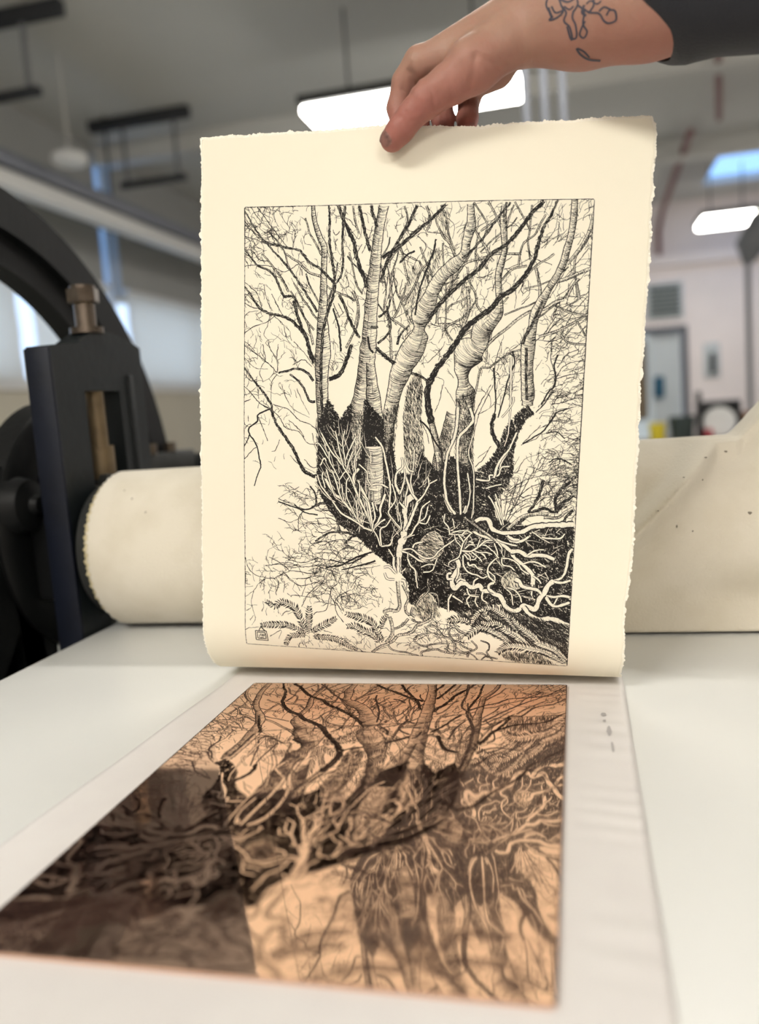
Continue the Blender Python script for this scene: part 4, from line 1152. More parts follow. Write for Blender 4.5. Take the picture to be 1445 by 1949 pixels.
L|0.9|1152,533 1145,634 1116,694
L|0.9|880,105 903,195 936,256
L|0.9|797,102 828,113 903,195
L|0.9|1228,354 1333,427 1400,449
L|0.9|1281,147 1305,237 1365,199
L|0.9|1273,206 1345,218 1383,170
L|0.9|2221,571 2186,673 2209,714
L|0.9|2135,662 2149,734 2143,827
L|0.9|2234,612 2249,715 2192,776
L|0.9|2322,369 2398,299 2477,260
L|0.9|2340,329 2415,228 2428,117
L|0.9|2276,450 2409,493
L|0.9|2439,310 2441,168
L|0.9|1766,237 1885,168 1965,150
L|0.9|1688,562 1669,603 1652,665
L|0.9|1844,586 1905,577 1965,547
L|0.9|2016,743 2055,692
L|0.9|1638,602 1634,520
L|0.9|1548,932 1684,934 1758,956
L|0.9|1496,931 1592,964
L|0.9|1342,513 1380,422 1420,382
L|0.9|1317,410 1392,453 1524,600 1613,746
L|0.9|1374,257 1439,331 1412,433
L|0.9|1445,229 1581,253 1658,357
L|0.9|1564,100 1650,183 1644,285
L|0.9|1585,334 1659,367 1699,348
L|0.9|1969,221 1973,302
L|0.9|1927,200 1889,260 1874,351
L|0.9|2418,107 2491,158 2530,129
L|0.9|2046,528 2196,469 2273,409
L|0.9|2130,1147 2228,1075
L|0.9|2309,1065 2442,1076 2531,1036 2616,944
L|0.9|2271,1117 2378,1014 2471,861
L|0.9|2510,1026 2573,883 2685,741
L|0.9|2453,738 2541,678 2609,628 2684,537
L|0.9|2489,831 2606,770 2703,700
L|0.9|2506,596 2572,515 2674,374
L|0.9|2539,474 2615,394 2688,273
L|0.9|2544,739 2615,740 2664,720
L|0.9|2587,597 2605,740
L|0.9|2538,800 2539,637
L|0.9|2449,656 2513,535
L|0.9|2370,1066 2455,943 2571,852
L|0.9|2393,1107 2470,1036
L|0.9|2569,811 2700,812
L|0.9|2554,913 2684,884
L|0.9|1994,507 2102,427
L|0.9|2193,796 2251,735
L|0.9|2244,982 2280,910
L|0.9|2442,1080 2440,1211 2478,1352 2464,1463
L|0.9|2487,1352 2552,1261 2687,1222
L|0.9|2493,1281 2557,1181 2643,1141
L|0.9|2479,1372 2566,1342 2693,1322
L|0.9|2470,1564 2558,1544 2616,1523
L|0.9|2361,1585 2437,1503 2489,1382
L|0.9|2463,1625 2580,1594 2621,1624
L|0.9|2248,1882 2316,1850 2374,1819 2467,1686 2483,1625
L|0.9|2257,1871 2352,1768 2389,1727
L|0.9|2396,1849 2493,1808 2587,1878
L|0.9|2229,2098 2284,1994 2401,1942 2447,1859
L|0.9|2412,1962 2464,1992 2602,1979 2674,2019
L|0.9|2370,2095 2413,1972
L|0.9|2167,2254 2274,2170 2401,2126 2678,2090
L|0.9|2119,2318 2240,2294 2366,2198 2612,2152
L|0.9|2175,2410 2301,2313 2401,2290 2453,2329 2456,2391
L|0.9|2170,2503 2246,2397 2313,2344
L|0.9|2125,2411 2105,2245
L|0.9|2147,2452 2172,2161
L|0.9|2170,2493 2308,2066
L|0.9|2160,2504 2368,2055
L|0.9|2149,2494 2242,2139
L|0.9|2054,2247 2149,2494
L|0.9|1993,2248 2129,2484
L|0.9|2187,2440 2324,2364 2375,2363
L|0.9|1991,1411 1881,1647 1852,1896
L|0.9|2011,1411 1911,1647 1879,1813
L|0.9|2025,1381 2014,1259 2055,1077
L|0.9|2119,1168 2162,1209 2158,1341 2080,1565 2064,1657
L|0.9|1901,1647 2000,1586 2075,1473
L|0.9|1636,1431 1713,1545 1736,1606
L|0.9|1614,1410 1599,1534 1562,1627
L|0.9|1494,1235 1592,1133 1620,1072
L|0.9|1508,1338 1613,1369 1625,1421
L|0.9|2195,2212 2131,2162
L|0.9|2016,1894 1960,1999 1902,2062
L|0.9|1918,1989 1997,1926
L|0.9|1451,1451 1516,1513
L|0.9|1450,1691 1507,1795 1531,1878
L|0.9|2467,2043 2543,1990 2644,2030
L|0.9|2450,2094 2561,2123 2681,2140
L|0.9|2479,1564 2506,1503 2535,1493
L|0.9|2326,1301 2371,1220
L|0.9|2617,1725 2675,1705
L|0.9|2572,1787 2670,1786 2657,1735
L|0.9|2593,1817 2674,1846
L|0.9|2246,1483 2301,1381 2267,1321
L|0.9|2552,2327 2617,2233 2684,2201
D|1.5,1.5|94,3518 97,3605
D|1.5,1.5|97,3605 207,3607
D|1.5,1.5|207,3607 194,3515
D|1.5,1.5|194,3515 94,3518
D|1.5,1.5|110,3531 113,3588
D|1.5,1.5|113,3588 189,3590
D|1.5,1.5|189,3590 181,3529
D|1.5,1.5|181,3529 110,3531
D|1.5,1.5|127,3515 147,3475
D|1.5,1.5|147,3475 180,3511
D|1.1,1.1|128,3576 145,3544 153,3569 164,3542 167,3568 183,3541
D|1.1,1.1|122,3592 157,3579 175,3593"""
TWIGS = [([-3, 9, 401, 518], 26, 55, 161), ([-5, 511, 540, 1101], 34, 60, 97), ([-3, 1095, 506, 1524], 26, 70, 105), ([394, 17, 780, 526], 26, 80, 73), ([767, 26, 1615, 707], 60, 75, 97), ([1584, 27, 2456, 720], 60, 115, 105), ([658, 688, 1016, 1357], 26, 80, 97), ([1121, 697, 1434, 1276], 20, 100, 113), ([1574, 706, 2253, 1362], 30, 110, 113), ([2418, 44, 2723, 723], 24, 110, 121), ([2377, 719, 2714, 1243], 42, 140, 145), ([2366, 1241, 2738, 2336], 110, 160, 129), ([2131, 2103, 2692, 2439], 34, 150, 161), ([1963, 1198, 2266, 1607], 18, 105, 137), ([25, 1566, 428, 2131], 14, 60, 73), ([429, 2263, 1067, 2908], 60, 25, 137), ([20, 2680, 806, 3146], 30, 15, 137), ([619, 2930, 1168, 3259], 50, 35, 113), ([66, 3001, 629, 3386], 20, 70, 89), ([805, 3101, 1347, 3336], 24, 60, 64), ([1434, 3330, 1954, 3596], 50, 20, 105), ([443, 3541, 1076, 3682], 24, 70, 73), ([630, 3432, 1348, 3625], 16, 30, 97), ([1411, 703, 1681, 1278], 16, 110, 105)]
TICKS = [([2483, 1201, 2738, 2336], 150, 2, 28), ([2244, 1200, 2515, 1769], 30, 5, 20), ([-10, 3239, 444, 3445], 14, 70, 24), ([21, 106, 742, 689], 40, 70, 36), ([728, 121, 1656, 708], 50, 80, 36)]

items = []
for ln in ART.strip().split('\n'):
    k, p, q = ln.split('|'); items.append((k, [float(x) for x in p.split(',')], np.array([[float(x) for x in s.split(',')] for s in q.split(' ')])))
first_T = next(i for i, it in enumerate(items) if it[0] == 'T')
def run(sel):
    for k, p, q in sel:
        q = q.copy(); q[:, 0] = np.clip(q[:, 0], 2, PW * 1e4 - 2); q[:, 1] = np.clip(q[:, 1], 2, PH * 1e4 - 2)
        if k == 'T': trunk(q, *p)
        elif k == 'B': trunk(np.column_stack([q[:, :2], np.full(len(q), p[0] * 4.03 / 2 * 1.0)]), .9, rng.integers(0, 2), .45, True, 2.0)
        elif k == 'D': dark(q, *p)
        elif k == 'W': bare(q, *p)
        elif k == 'M': mass(q, *p)
        elif k == 'X': patch(q)
        elif k == 'F': fern(q, *p)
        elif k == 'L': thin(q, *p)
        bump()
for (x0, y0, x1, y1), n, a, L in TWIGS:                                  # far twigs lie behind everything
    for _ in range(int(n * 1.9)): twig((rng.uniform(x0, x1), rng.uniform(y0, y1)), a, L * rng.uniform(.5, 1.2))
bump()
for (x0, y0, x1, y1), n, a, L in TICKS:
    for _ in range(n):
        q = np.array([rng.uniform(x0, x1), rng.uniform(y0, y1)]); h = R(a) + rng.normal(0, .2); d = np.array([math.cos(h), math.sin(h)]) * L * rng.uniform(.4, 1)
        emit(np.array([q, q + d * .5 + [0, 1], q + d]), [.8, 1.7, .7])
bump()
run([it for it in items if it[0] == 'L'])
rest = [it for it in items if it[0] != 'L']; k_ = next(i for i, it in enumerate(rest) if it[0] == 'W')
def rods(poly, n, foot, spread, L):
    """fine bare shoots rising out of the dark bulk"""
    poly = np.array(poly, float); lo, hi = poly.min(0), poly.max(0); q = lo + rng.random((n * 6, 2)) * (hi - lo); q = q[inside(poly, q)][:n]
    for p in q:
        d = np.array(foot, float) - p; h = math.atan2(d[1], d[0]) + rng.normal(0, spread); le = rng.uniform(.5, 1.2) * L; c = [p]
        for i in range(6): h += rng.normal(0, .09); c.append(c[-1] + np.array([math.cos(h), math.sin(h)]) * le / 6)
        emit(spline(np.array(c), 8), np.interp(np.linspace(0, 1, len(spline(np.array(c), 8))), [0, .5, 1], [1.6, 3.6, 5.0]) * rng.uniform(.7, 1.3), 1)
    bump()
# mid-tone boughs filling the crown
for i in range(46):
    x = rng.uniform(60, 2660); y = rng.uniform(20, 900); a_ = R(np.interp(x, [0, 1100, 1500, 2700], [48, 78, 102, 128])) + rng.normal(0, .25); c = [(x, y)]
    for k in range(6): a_ += rng.normal(0, .16); c.append((c[-1][0] + math.cos(a_) * 62, c[-1][1] + math.sin(a_) * 62))
    c = np.clip(np.array(c), 8, [PW * 1e4 - 8, PH * 1e4 - 8]); w_ = rng.uniform(4, 9)
    trunk(np.column_stack([c, np.linspace(w_ * .6, w_, len(c))]), .95, rng.integers(0, 2), .5, True, 1.9); bump()
run(rest[:k_])
rods([(610, 1700), (1010, 1620), (1150, 2300), (1000, 2600), (760, 2380), (620, 2150)], 85, (1010, 2520), .16, 190)
rods([(1180, 1950), (1560, 1900), (1560, 2450), (1300, 2600), (1180, 2450)], 36, (1290, 2640), .16, 170)
rods([(1600, 2520), (2640, 2450), (2620, 3200), (1700, 3100)], 90, (1500, 2600), .7, 120)
run(rest[k_:])
# soft dark line along the plate's edge
for (a, b) in (((8, 3), (2692, 3)), ((2697, 8), (2697, 3652)), ((2692, 3657), (8, 3657)), ((3, 3652), (3, 8))):
    c = spline(np.array([a, b], float), 10); EDGE = c + rng.normal(0, .5, c.shape); emit(EDGE, rng.uniform(1.6, 4.6, len(c)))
def stack_levels():
    """how many marks lie under each mark, counted locally"""
    cell = np.zeros((96, 130), int); out = np.zeros(len(Q_PTS), int); ids = np.argsort(np.array(Q_Z), kind='stable'); z = np.array(Q_Z)[ids]; i = 0
    while i < len(ids):
        j = i
        while j < len(ids) and z[j] == z[i]: j += 1
        upd = []
        for k in ids[i:j]:
            c = np.clip((Q_PTS[k] / 30).astype(int) + 1, 0, [95, 129]); out[k] = cell[c[:, 0], c[:, 1]].max() + 1; upd.append(c)
        top = int(out[ids[i:j]].max())
        for k, c in zip(ids[i:j], upd): np.maximum.at(cell, (c[:, 0], c[:, 1]), out[k])
        i = j
    return out
LEVEL = stack_levels(); print('levels', LEVEL.max())
def art_geometry(fn, base, step):
    """fn(u, v) -> points, normals. One quad strip per stroke, later strokes lie a hair above earlier ones."""
    n = np.array([len(p) for p in Q_PTS]); P = np.concatenate(Q_PTS); W = np.concatenate(Q_W); st = np.concatenate([[0], np.cumsum(n)[:-1]])
    T = np.empty_like(P); T[1:-1] = P[2:] - P[:-2]; T[0] = P[1] - P[0]; T[-1] = P[-1] - P[-2]
    last = st + n - 1; T[st] = P[st + 1] - P[st]; T[last] = P[last] - P[last - 1]
    T /= np.linalg.norm(T, axis=1, keepdims=True) + 1e-9; Nn = np.stack([-T[:, 1], T[:, 0]], 1)
    lift = base + step * np.repeat(LEVEL, n)
    A = P + Nn * (W / 2)[:, None]; B = P - Nn * (W / 2)[:, None]
    def cl(q): return np.clip(q[:, 0], 0, PW * 1e4) * 1e-4, np.clip(q[:, 1], 0, PH * 1e4) * 1e-4
    pa, na = fn(*cl(A)); pb, nb = fn(*cl(B))
    V = np.empty((2 * len(P), 3)); V[0::2] = pa + na * lift[:, None]; V[1::2] = pb + nb * lift[:, None]
    seg = np.ones(len(P), bool); seg[last] = False; i = np.nonzero(seg)[0]
    F = np.stack([2 * i, 2 * i + 1, 2 * i + 3, 2 * i + 2], -1)
    return V, F, np.repeat(np.array(Q_M), n)[i]
print('strokes', len(Q_PTS), 'points', sum(map(len, Q_PTS)), 'layers', LAY[0])
def on_plate(u, v):
    p = np.stack([PW / 2 - u, -v, np.zeros_like(u)], -1); n = np.zeros_like(p); n[:, 2] = 1; return p, n
def sheet_n(u, v):
    h = 1e-4; du = sheet(u + h, v) - sheet(u - h, v); dv = sheet(u, v + h) - sheet(u, v - h); n = np.cross(dv, du); n /= np.linalg.norm(n, axis=-1, keepdims=True); return n
def on_sheet(u, v): return sheet(u, v), sheet_n(u, v)
V, F, mi = art_geometry(on_plate, 2e-5, 8e-7)
tag(np_mesh('etched_line_pattern', V, F, [M['plate_ink'], M['copper']], plate, False, mi), 'brown etched lines of a tangled tree, mirrored')

# ------------------------------------------------------------------ the print, its lower end still held under the roller
prt = thing('etching_print', 'cream sheet printed with a black etching of bare trees, held up by the hand', 'print', (0, .0, 0))
def edge_noise(n, a, k): return sum(np.interp(np.linspace(0, 1, n), np.linspace(0, 1, max(3, int(n / q))), rng.normal(0, s, max(3, int(n / q)))) for q, s in ((k, a), (k * 3, a * .9), (k * .4, a * .5)))
nu, nv = 150, 300; S, Tt = np.linspace(0, 1, nu), np.linspace(0, 1, nv)
VT = np.interp(S, [0, .38, .62, 1], [-.0515, -.0572, -.0555, -.0622]) + edge_noise(nu, .00028, 3)
vv = np.linspace(-.06, .60, nv)
ul = np.interp(vv, [-.06, 0, .33, .6], [-.032, -.0335, -.0385, -.0385]) + edge_noise(nv, .00022, 3); ur = np.interp(vv, [-.06, -.05, .29, .31, .33, .6], [.3085, .3125, .3125, .3095, .3105, .311]) + edge_noise(nv, .00035, 3)
VE = .578
VG = VT[None, :] + (VE - VT[None, :]) * (Tt[:, None] ** 1.25)
UL = np.interp(VG, vv, ul); UR = np.interp(VG, vv, ur); UG = UL + (UR - UL) * S[None, :]
Pp = sheet(UG.ravel(), VG.ravel()); Np = sheet_n(UG.ravel(), VG.ravel())
surf_mesh('paper_sheet', Pp.reshape(nv, nu, 3), Np.reshape(nv, nu, 3), .00045, M['paper'], prt)
# torn deckle: a pale fibrous lip round the top and the two long sides
def lip(u, v, du, dv, w):
    m = len(u); o = np.abs(edge_noise(m, .0005, 3)) + .0002
    a = np.stack([u - du * w, v - dv * w], 1); b = np.stack([u + du * o, v + dv * o], 1)
    pts = []
    for q, off in ((a, .00008), (b, -.0001), (b, -.0004), (a, -.0006)):
        p, n = on_sheet(q[:, 0], q[:, 1]); pts.append(p + n * (off + rng.normal(0, .00004, m))[:, None])
    V = np.concatenate(pts); i = np.arange(m - 1); F = []
    for k in range(4):
        p0, p1 = k * m, ((k + 1) % 4) * m; F.append(np.stack([p0 + i, p0 + i + 1, p1 + i + 1, p1 + i], -1))
    return V, np.concatenate(F)
m = 700; parts = []
s = np.linspace(0, 1, m); parts.append(lip(np.interp(s, S, UG[0]), np.interp(s, S, VT), np.zeros(m), -np.ones(m), .0014))
v1 = np.linspace(VT[0], .40, m); parts.append(lip(np.interp(v1, vv, ul), v1, -np.ones(m), np.zeros(m), .0006))
v1 = np.linspace(VT[-1], .40, m); parts.append(lip(np.interp(v1, vv, ur), v1, np.ones(m), np.zeros(m), .0010))
o = 0; VV = []; FF = []
for v_, f_ in parts: VV.append(v_); FF.append(f_ + o); o += len(v_)
tag(np_mesh('deckle_edge', np.concatenate(VV), np.concatenate(FF), M['fibre'], prt, False), 'pale torn deckle edge')
V, F, mi = art_geometry(on_sheet, 6e-5, 1.6e-6)
tag(np_mesh('printed_line_pattern', V, F, [M['ink'], M['paper']], prt, False, mi), 'black printed lines of a tangled bare tree with roots and ferns')

# ------------------------------------------------------------------ the hand and forearm (one continuous skin)
CH = {
    'fore': [[0.1294, -0.0054, 0.4973, 0.0253], [0.1683, -0.0134, 0.4953, 0.031], [0.21, -0.0235, 0.493, 0.0335], [0.3118, -0.0504, 0.486, 0.034]],
    'ix_meta': [[0.0508, -0.0044, 0.4864, 0.0123], [0.1219, -0.0004, 0.5057, 0.0224]],
    'md_meta': [[0.0528, 0.0136, 0.4896, 0.0114], [0.1211, 0.0116, 0.506, 0.0189]],
    'rg_meta': [[0.0602, 0.0296, 0.4911, 0.0108], [0.1204, 0.0216, 0.5052, 0.0176]],
    'pk_meta': [[0.071, 0.0416, 0.4888, 0.0101], [0.1197, 0.0296, 0.5024, 0.0154]],
    'hypo': [[0.1003, 0.0236, 0.4864, 0.0171], [0.0859, 0.0296, 0.4815, 0.0132]],
    'thenar': [[0.1087, -0.0164, 0.4849, 0.019], [0.0896, -0.0224, 0.4725, 0.0179], [0.0746, -0.0244, 0.4622, 0.0142]],
    'thumb': [[0.0699, -0.0244, 0.4615, 0.014], [0.0546, -0.0246, 0.4536, 0.0126], [0.0432, -0.024, 0.4453, 0.0101], [0.0338, -0.0224, 0.4368, 0.0098], [0.0262, -0.0208, 0.4305, 0.009]],
    'index': [[0.0477, -0.0044, 0.4884, 0.0118], [0.035, 0.0016, 0.4783, 0.0099], [0.028, 0.0046, 0.4611, 0.0091], [0.031, -0.0012, 0.4367, 0.0076]],
    'middle': [[0.0523, 0.0156, 0.4885, 0.0106], [0.0392, 0.0236, 0.4765, 0.0083], [0.0421, 0.0136, 0.4543, 0.0078], [0.0453, 0.001, 0.4329, 0.0069]],
    'ring': [[0.0611, 0.0316, 0.4901, 0.0104], [0.0565, 0.0356, 0.475, 0.0093], [0.0601, 0.0176, 0.4529, 0.0088], [0.0622, 0.0036, 0.4305, 0.0076]],
    'pinky': [[0.0741, 0.0436, 0.4883, 0.0097], [0.0791, 0.0396, 0.4717, 0.0088], [0.0791, 0.0196, 0.4507, 0.0082], [0.078, 0.0056, 0.4305, 0.0068]]}
FOLDS = [([(0.0417, 0.4785), (0.0451, 0.4715), (0.0476, 0.4631)], 0.0026, 0.0016), ([(0.0344, 0.4702), (0.039, 0.4633), (0.0445, 0.4566)], 0.0022, 0.0012), ([(0.0608, 0.4559), (0.0612, 0.45), (0.0615, 0.4441)], 0.0022, 0.001), ([(0.0656, 0.4523), (0.0668, 0.447), (0.0681, 0.4439)], 0.002, 0.0006), ([(0.074, 0.4633), (0.0747, 0.4567), (0.075, 0.4501)], 0.0018, 0.0005), ([(0.078, 0.4662), (0.079, 0.4589), (0.0793, 0.4516)], 0.0018, 0.0005), ([(0.0827, 0.4683), (0.0837, 0.461), (0.0841, 0.4538)], 0.0018, 0.0005), ([(0.0873, 0.469), (0.0888, 0.4627), (0.088, 0.4557)], 0.0018, 0.00045), ([(0.0935, 0.4723), (0.0923, 0.4657), (0.0917, 0.4605), (0.0879, 0.4546)], 0.0024, 0.0013), ([(0.0949, 0.471), (0.1034, 0.4679), (0.1125, 0.465), (0.1183, 0.4633)], 0.0022, 0.001), ([(0.111, 0.4709), (0.1182, 0.4676), (0.1217, 0.4649)], 0.002, 0.0005), ([(0.0325, 0.4434), (0.0359, 0.4421), (0.0388, 0.4372), (0.0401, 0.4341)], 0.0018, 0.0005), ([(0.0386, 0.4461), (0.0422, 0.4419), (0.0443, 0.4379)], 0.0018, 0.0004), ([(0.0395, 0.4811), (0.0416, 0.4778), (0.0406, 0.4736)], 0.002, 0.0006), ([(0.0773, 0.4429), (0.0831, 0.4438), (0.0906, 0.4419), (0.0943, 0.4417)], 0.002, 0.0008), ([(0.051, 0.4669), (0.0559, 0.4588), (0.0593, 0.451)], 0.002, -0.0005), ([(0.0522, 0.4721), (0.064, 0.4757), (0.0757, 0.4791)], 0.002, 0.0005)]
def cone_d(G, a, b):
    """distance to a round cone between two (x,y,z,r) joints"""
    pa, pb = np.array(a[:3], np.float32), np.array(b[:3], np.float32); ab = pb - pa
    h = np.clip(((G - pa) @ ab) / float(ab @ ab), 0, 1); r = a[3] + (b[3] - a[3]) * h
    return np.linalg.norm(G - pa - h[..., None] * ab, axis=-1) - r
def smin(a, b, k):
    h = np.maximum(k - np.abs(a - b), 0) / k; return np.minimum(a, b) - h * h * h * k / 6
def chain_d(G, c, k=.006):
    d = None
    for a, b in zip(c, c[1:]): e = cone_d(G, a, b); d = e if d is None else smin(d, e, k)
    return d
STEP = .00125
lo = np.array([.008, -.085, .418]); hi = np.array([.33, .07, .545])
ax = [np.arange(lo[i], hi[i], STEP, dtype=np.float32) for i in range(3)]
G = np.stack(np.meshgrid(*ax, indexing='ij'), -1)
D = chain_d(G, CH['fore'], .02)
for n in ('ix_meta', 'md_meta', 'rg_meta', 'pk_meta'): D = smin(D, chain_d(G, CH[n]), .014)
D = smin(D, chain_d(G, CH['hypo'], .01), .012)
D = smin(D, chain_d(G, CH['thenar'], .012), .016)
fing = None
for n in ('index', 'middle', 'ring', 'pinky'):
    e = chain_d(G, CH[n], .004); fing = e if fing is None else smin(fing, e, .0012)
D = smin(D, fing, .007)
D = smin(D, chain_d(G, CH['thumb'], .006), .008)
def surface_nets(D, ax):
    s = D < 0; nx, ny, nz = D.shape; acc = np.zeros((nx - 1, ny - 1, nz - 1, 3), np.float32); cnt = np.zeros((nx - 1, ny - 1, nz - 1), np.float32)
    C = [(i, j, k) for i in (0, 1) for j in (0, 1) for k in (0, 1)]
    sl = lambda c: D[c[0]:nx - 1 + c[0], c[1]:ny - 1 + c[1], c[2]:nz - 1 + c[2]]
    for a in C:
        for d in range(3):
            if a[d]: continue
            b = list(a); b[d] = 1; da, db = sl(a), sl(tuple(b)); m = (da < 0) != (db < 0)
            t = np.where(m, da / np.where(m, da - db, 1), 0)
            for q in range(3): acc[..., q] += np.where(m, a[q] + (t if q == d else 0), 0)
            cnt += m
    act = cnt > 0; ids = -np.ones(act.shape, np.int64); ids[act] = np.arange(act.sum())
    ijk = np.argwhere(act); V = (ijk + acc[act] / cnt[act][:, None]) * STEP + np.array([a[0] for a in ax]); F = []
    for d in range(3):
        e, f = (d + 1) % 3, (d + 2) % 3
        A = [slice(1, n - 1) for n in D.shape]; A[d] = slice(0, D.shape[d] - 1); B = list(A); B[d] = slice(1, D.shape[d])
        sa, sb = s[tuple(A)], s[tuple(B)]; pts = np.argwhere(sa != sb); flip = sa[sa != sb]
        base = pts.copy(); base[:, e] += 1; base[:, f] += 1            # grid index of the edge start
        def cid(de, df): q = base.copy(); q[:, e] -= de; q[:, f] -= df; return ids[q[:, 0], q[:, 1], q[:, 2]]
        quad = np.stack([cid(1, 1), cid(0, 1), cid(0, 0), cid(1, 0)], -1); quad[~flip] = quad[~flip][:, ::-1]; F.append(quad)
    return V, np.concatenate(F)
V, F = surface_nets(D, ax)
F = F[(F >= 0).all(1)]
person = thing('person', 'bare tattooed forearm in a dark sleeve, pinching the print by its top edge', 'person', (.12, 0, .49))
arm = np_mesh('arm_and_hand', V, F, M['skin'], person)
arm.modifiers.new('smooth', 'SMOOTH').iterations = 4
# folds of the skin: joints, web of the thumb, wrist
def fold(V, no, pts, r, depth):
    c = spline(np.array(pts, float) * 1e4, 10) * 1e-4; dd = np.full(len(V), 9.0)
    for a, b in zip(c, c[1:]):
        ab = b - a; h = np.clip(((V[:, [0, 2]] - a) @ ab) / (ab @ ab + 1e-12), 0, 1); dd = np.minimum(dd, np.linalg.norm(V[:, [0, 2]] - a - h[:, None] * ab, axis=1))
    k = np.exp(-(dd / r) ** 2) * np.clip(-no[:, 1] * 2, 0, 1); return V - no * (k * depth)[:, None]
me = arm.data; no = np.empty(len(me.vertices) * 3, np.float32); me.vertices.foreach_get('normal', no); no = no.reshape(-1, 3)
base_ = np.array(person.location, np.float32)
for pts, r_c, dp in FOLDS: V = fold(V, no, pts, r_c, dp)
me.vertices.foreach_set('co', (V - base_).astype(np.float32).ravel()); me.update()
bv = BVHTree.FromPolygons([tuple(v) for v in V], [tuple(f) for f in F])
# thumb nail
tip = Vector(CH['thumb'][-1][:3]); prev = Vector(CH['thumb'][-2][:3]); axis = (tip - prev).normalized()
nrm_ = Vector((-.50, -.84, .22)); nrm_ = (nrm_ - axis * nrm_.dot(axis)).normalized(); side = axis.cross(nrm_)
bm = bmesh.new(); g = []
for i in range(9):
    row = []
    for j in range(9):
        a = -1 + 2 * i / 8; b = -1 + 2 * j / 8; r = .0090
        ang = b * R(60) * math.sqrt(max(0.0, 1 - .35 * max(0, a) ** 4)); l = -.0010 + a * .0074 * (1 - .12 * b * b)
        p = tip + axis * (l + .0005) + (nrm_ * math.cos(ang) + side * math.sin(ang)) * (r + .0004 - .0022 * max(0, a) ** 2 - .0004 * abs(b) ** 3)
        row.append(bm.verts.new(p))
    g.append(row)
for i in range(8):
    for j in range(8): bm.faces.new((g[i][j], g[i + 1][j], g[i + 1][j + 1], g[i][j + 1]))
bmesh.ops.solidify(bm, geom=bm.faces[:], thickness=.0006)
finish('thumb_nail', bm, M['nail'], person)
# tattoo: line work lying on the skin of the forearm
TAT = [
    (0.0012, [(0.1458, 0.5008), (0.1438, 0.4945), (0.1469, 0.4872), (0.1454, 0.4848), (0.1503, 0.4853), (0.1547, 0.4885), (0.1535, 0.4934), (0.1517, 0.4991)]),
    (0.0012, [(0.1472, 0.4932), (0.1498, 0.4887), (0.1547, 0.4892)]),
    (0.0012, [(0.1535, 0.4928), (0.1567, 0.4875), (0.1551, 0.4824), (0.1587, 0.4778), (0.1601, 0.4698), (0.1588, 0.471), (0.157, 0.4787)]),
    (0.0012, [(0.1601, 0.4698), (0.1629, 0.471), (0.1626, 0.4784), (0.1607, 0.4835), (0.1616, 0.488)]),
    (0.0012, [(0.1616, 0.4873), (0.1645, 0.4915), (0.1634, 0.497)]),
    (0.0012, [(0.1645, 0.4908), (0.1684, 0.4861), (0.1674, 0.4786), (0.1699, 0.4732), (0.1677, 0.4695), (0.1651, 0.472), (0.1666, 0.4764), (0.1689, 0.48)]),
    (0.0012, [(0.1672, 0.4887), (0.1718, 0.4849), (0.1779, 0.4831), (0.1811, 0.4779), (0.1844, 0.476), (0.1886, 0.4773), (0.1881, 0.4827), (0.1847, 0.4839), (0.1826, 0.481)]),
    (0.0012, [(0.1711, 0.4843), (0.1747, 0.489), (0.1743, 0.4951)]),
    (0.0012, [(0.178, 0.4845), (0.1814, 0.4865), (0.1861, 0.4837)]),
    (0.0012, [(0.1516, 0.4978), (0.1577, 0.494), (0.1626, 0.4951)]),
    (0.001, [(0.1555, 0.4917), (0.1589, 0.4891), (0.1617, 0.4906)]),
    (0.001, [(0.17, 0.4905), (0.1728, 0.492), (0.1768, 0.4893), (0.1796, 0.4908)]),
    (0.0014, [(0.1626, 0.4636), (0.1652, 0.4592), (0.1706, 0.4549), (0.1787, 0.4526)]),
    (0.0012, [(0.1633, 0.4635), (0.1674, 0.4608), (0.1713, 0.4561)]),
    (0.0014, [(0.1686, 0.4901), (0.167, 0.4857), (0.1697, 0.4832)]),
    (0.0016, [(0.1451, 0.4929), (0.1463, 0.4886), (0.1476, 0.4857)])]
VV, FF = [], []; DIR = Vector((0, .93, .367)).normalized()
for w, pts in TAT:
    c = spline(np.array([(p[0], p[1]) for p in pts]) * 1e4, 6) * 1e-4; t_, n_ = frame(c); hit = []
    for side_ in (-1, 1):
        row = []
        for q, nn in zip(c, n_):
            x, z = q + nn * side_ * w / 2; h = bv.ray_cast(Vector((x, -.045, z)) - DIR * .2, DIR)
            row.append(None if h[0] is None else h[0] + h[1] * (.0003 if h[1].dot(DIR) < 0 else -.0003))
        hit.append(row)
    for k in range(len(c) - 1):
        q = (hit[0][k], hit[0][k + 1], hit[1][k + 1], hit[1][k])
        if any(v is None for v in q): continue
        b = len(VV); VV += [tuple(v) for v in q]; FF.append((b, b + 1, b + 2, b + 3))
tag(np_mesh('tattoo', VV, FF, M['tattoo'], person, False), 'faded blue grey flower outline tattoo')
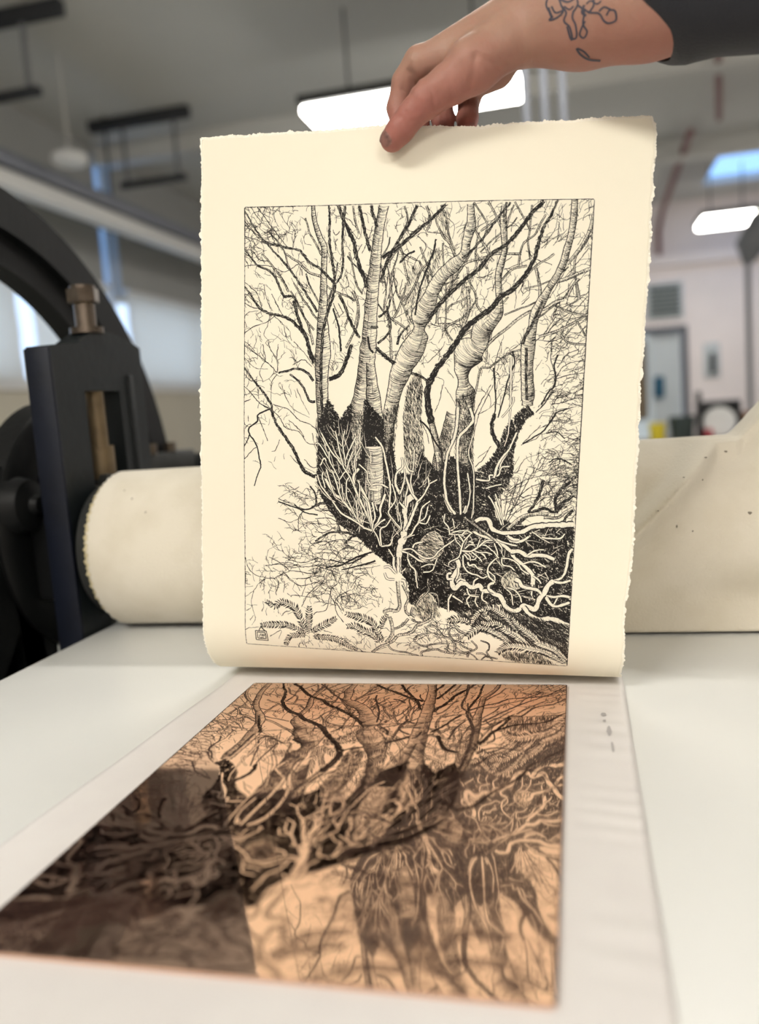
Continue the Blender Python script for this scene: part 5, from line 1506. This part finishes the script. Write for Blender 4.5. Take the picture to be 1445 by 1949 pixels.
# sleeve
bm = bmesh.new(); rings = []; n = 48
for x, r0 in ((.195, .0385), (.1955, .0405), (.198, .0420), (.206, .0428), (.216, .0424), (.235, .0428), (.27, .0445), (.31, .0462), (.36, .049), (.42, .051), (.55, .053), (.75, .055), (.76, .052), (.76, .02)):
    f = (x - .1683) / .1435; cy, cz = -.0134 - .037 * min(f, 2.2) , .4949 - .0107 * min(f, 3); ring = []
    for k in range(n):
        a = 2 * math.pi * k / n; wv = 1 + .012 * math.sin(3 * a + x * 90) + .010 * math.sin(5 * a - x * 140)
        y_, z_ = r0 * wv * 1.0 * math.cos(a), r0 * wv * .93 * math.sin(a); ring.append(bm.verts.new((x - .85 * z_ * max(0, 1 - (x - .195) / .12), cy + y_, cz + z_)))
    rings.append(ring)
r0 = []
for k in range(n):
    v = rings[0][k].co; r0.append(bm.verts.new((v.x + .02, -.0134 - .037 * .3 + (v.y + .0134 + .037 * .35) * .93, .4912 + (v.z - .4912) * .93)))
rings = [r0] + rings
for a, b in zip(rings, rings[1:]):
    for k in range(n): bm.faces.new((a[k], a[(k + 1) % n], b[(k + 1) % n], b[k]))
bm.faces.new(rings[-1])
tag(finish('sleeve', bm, M['sleeve'], person, angle=60), 'charcoal knitted sleeve pushed up the forearm')

# ------------------------------------------------------------------ daylight, exposure
w = bpy.data.worlds.new('world'); SC.world = w; w.use_nodes = True
w.node_tree.nodes['Background'].inputs['Color'].default_value = (.62, .78, 1.0, 1); w.node_tree.nodes['Background'].inputs['Strength'].default_value = 2.0
SC.view_settings.view_transform = 'Standard'; SC.view_settings.look = 'None'; SC.view_settings.gamma = 1; SC.view_settings.use_curve_mapping = False
SC.view_settings.exposure = 0.0
cy = SC.cycles
cy.use_denoising = True
try: cy.denoiser = 'OPENIMAGEDENOISE'
except Exception: pass
cy.max_bounces = 8; cy.diffuse_bounces = 4; cy.glossy_bounces = 4; cy.transmission_bounces = 6; cy.transparent_max_bounces = 8
cy.sample_clamp_indirect = 4.0; cy.blur_glossy = .4; cy.caustics_reflective = True; cy.caustics_refractive = False
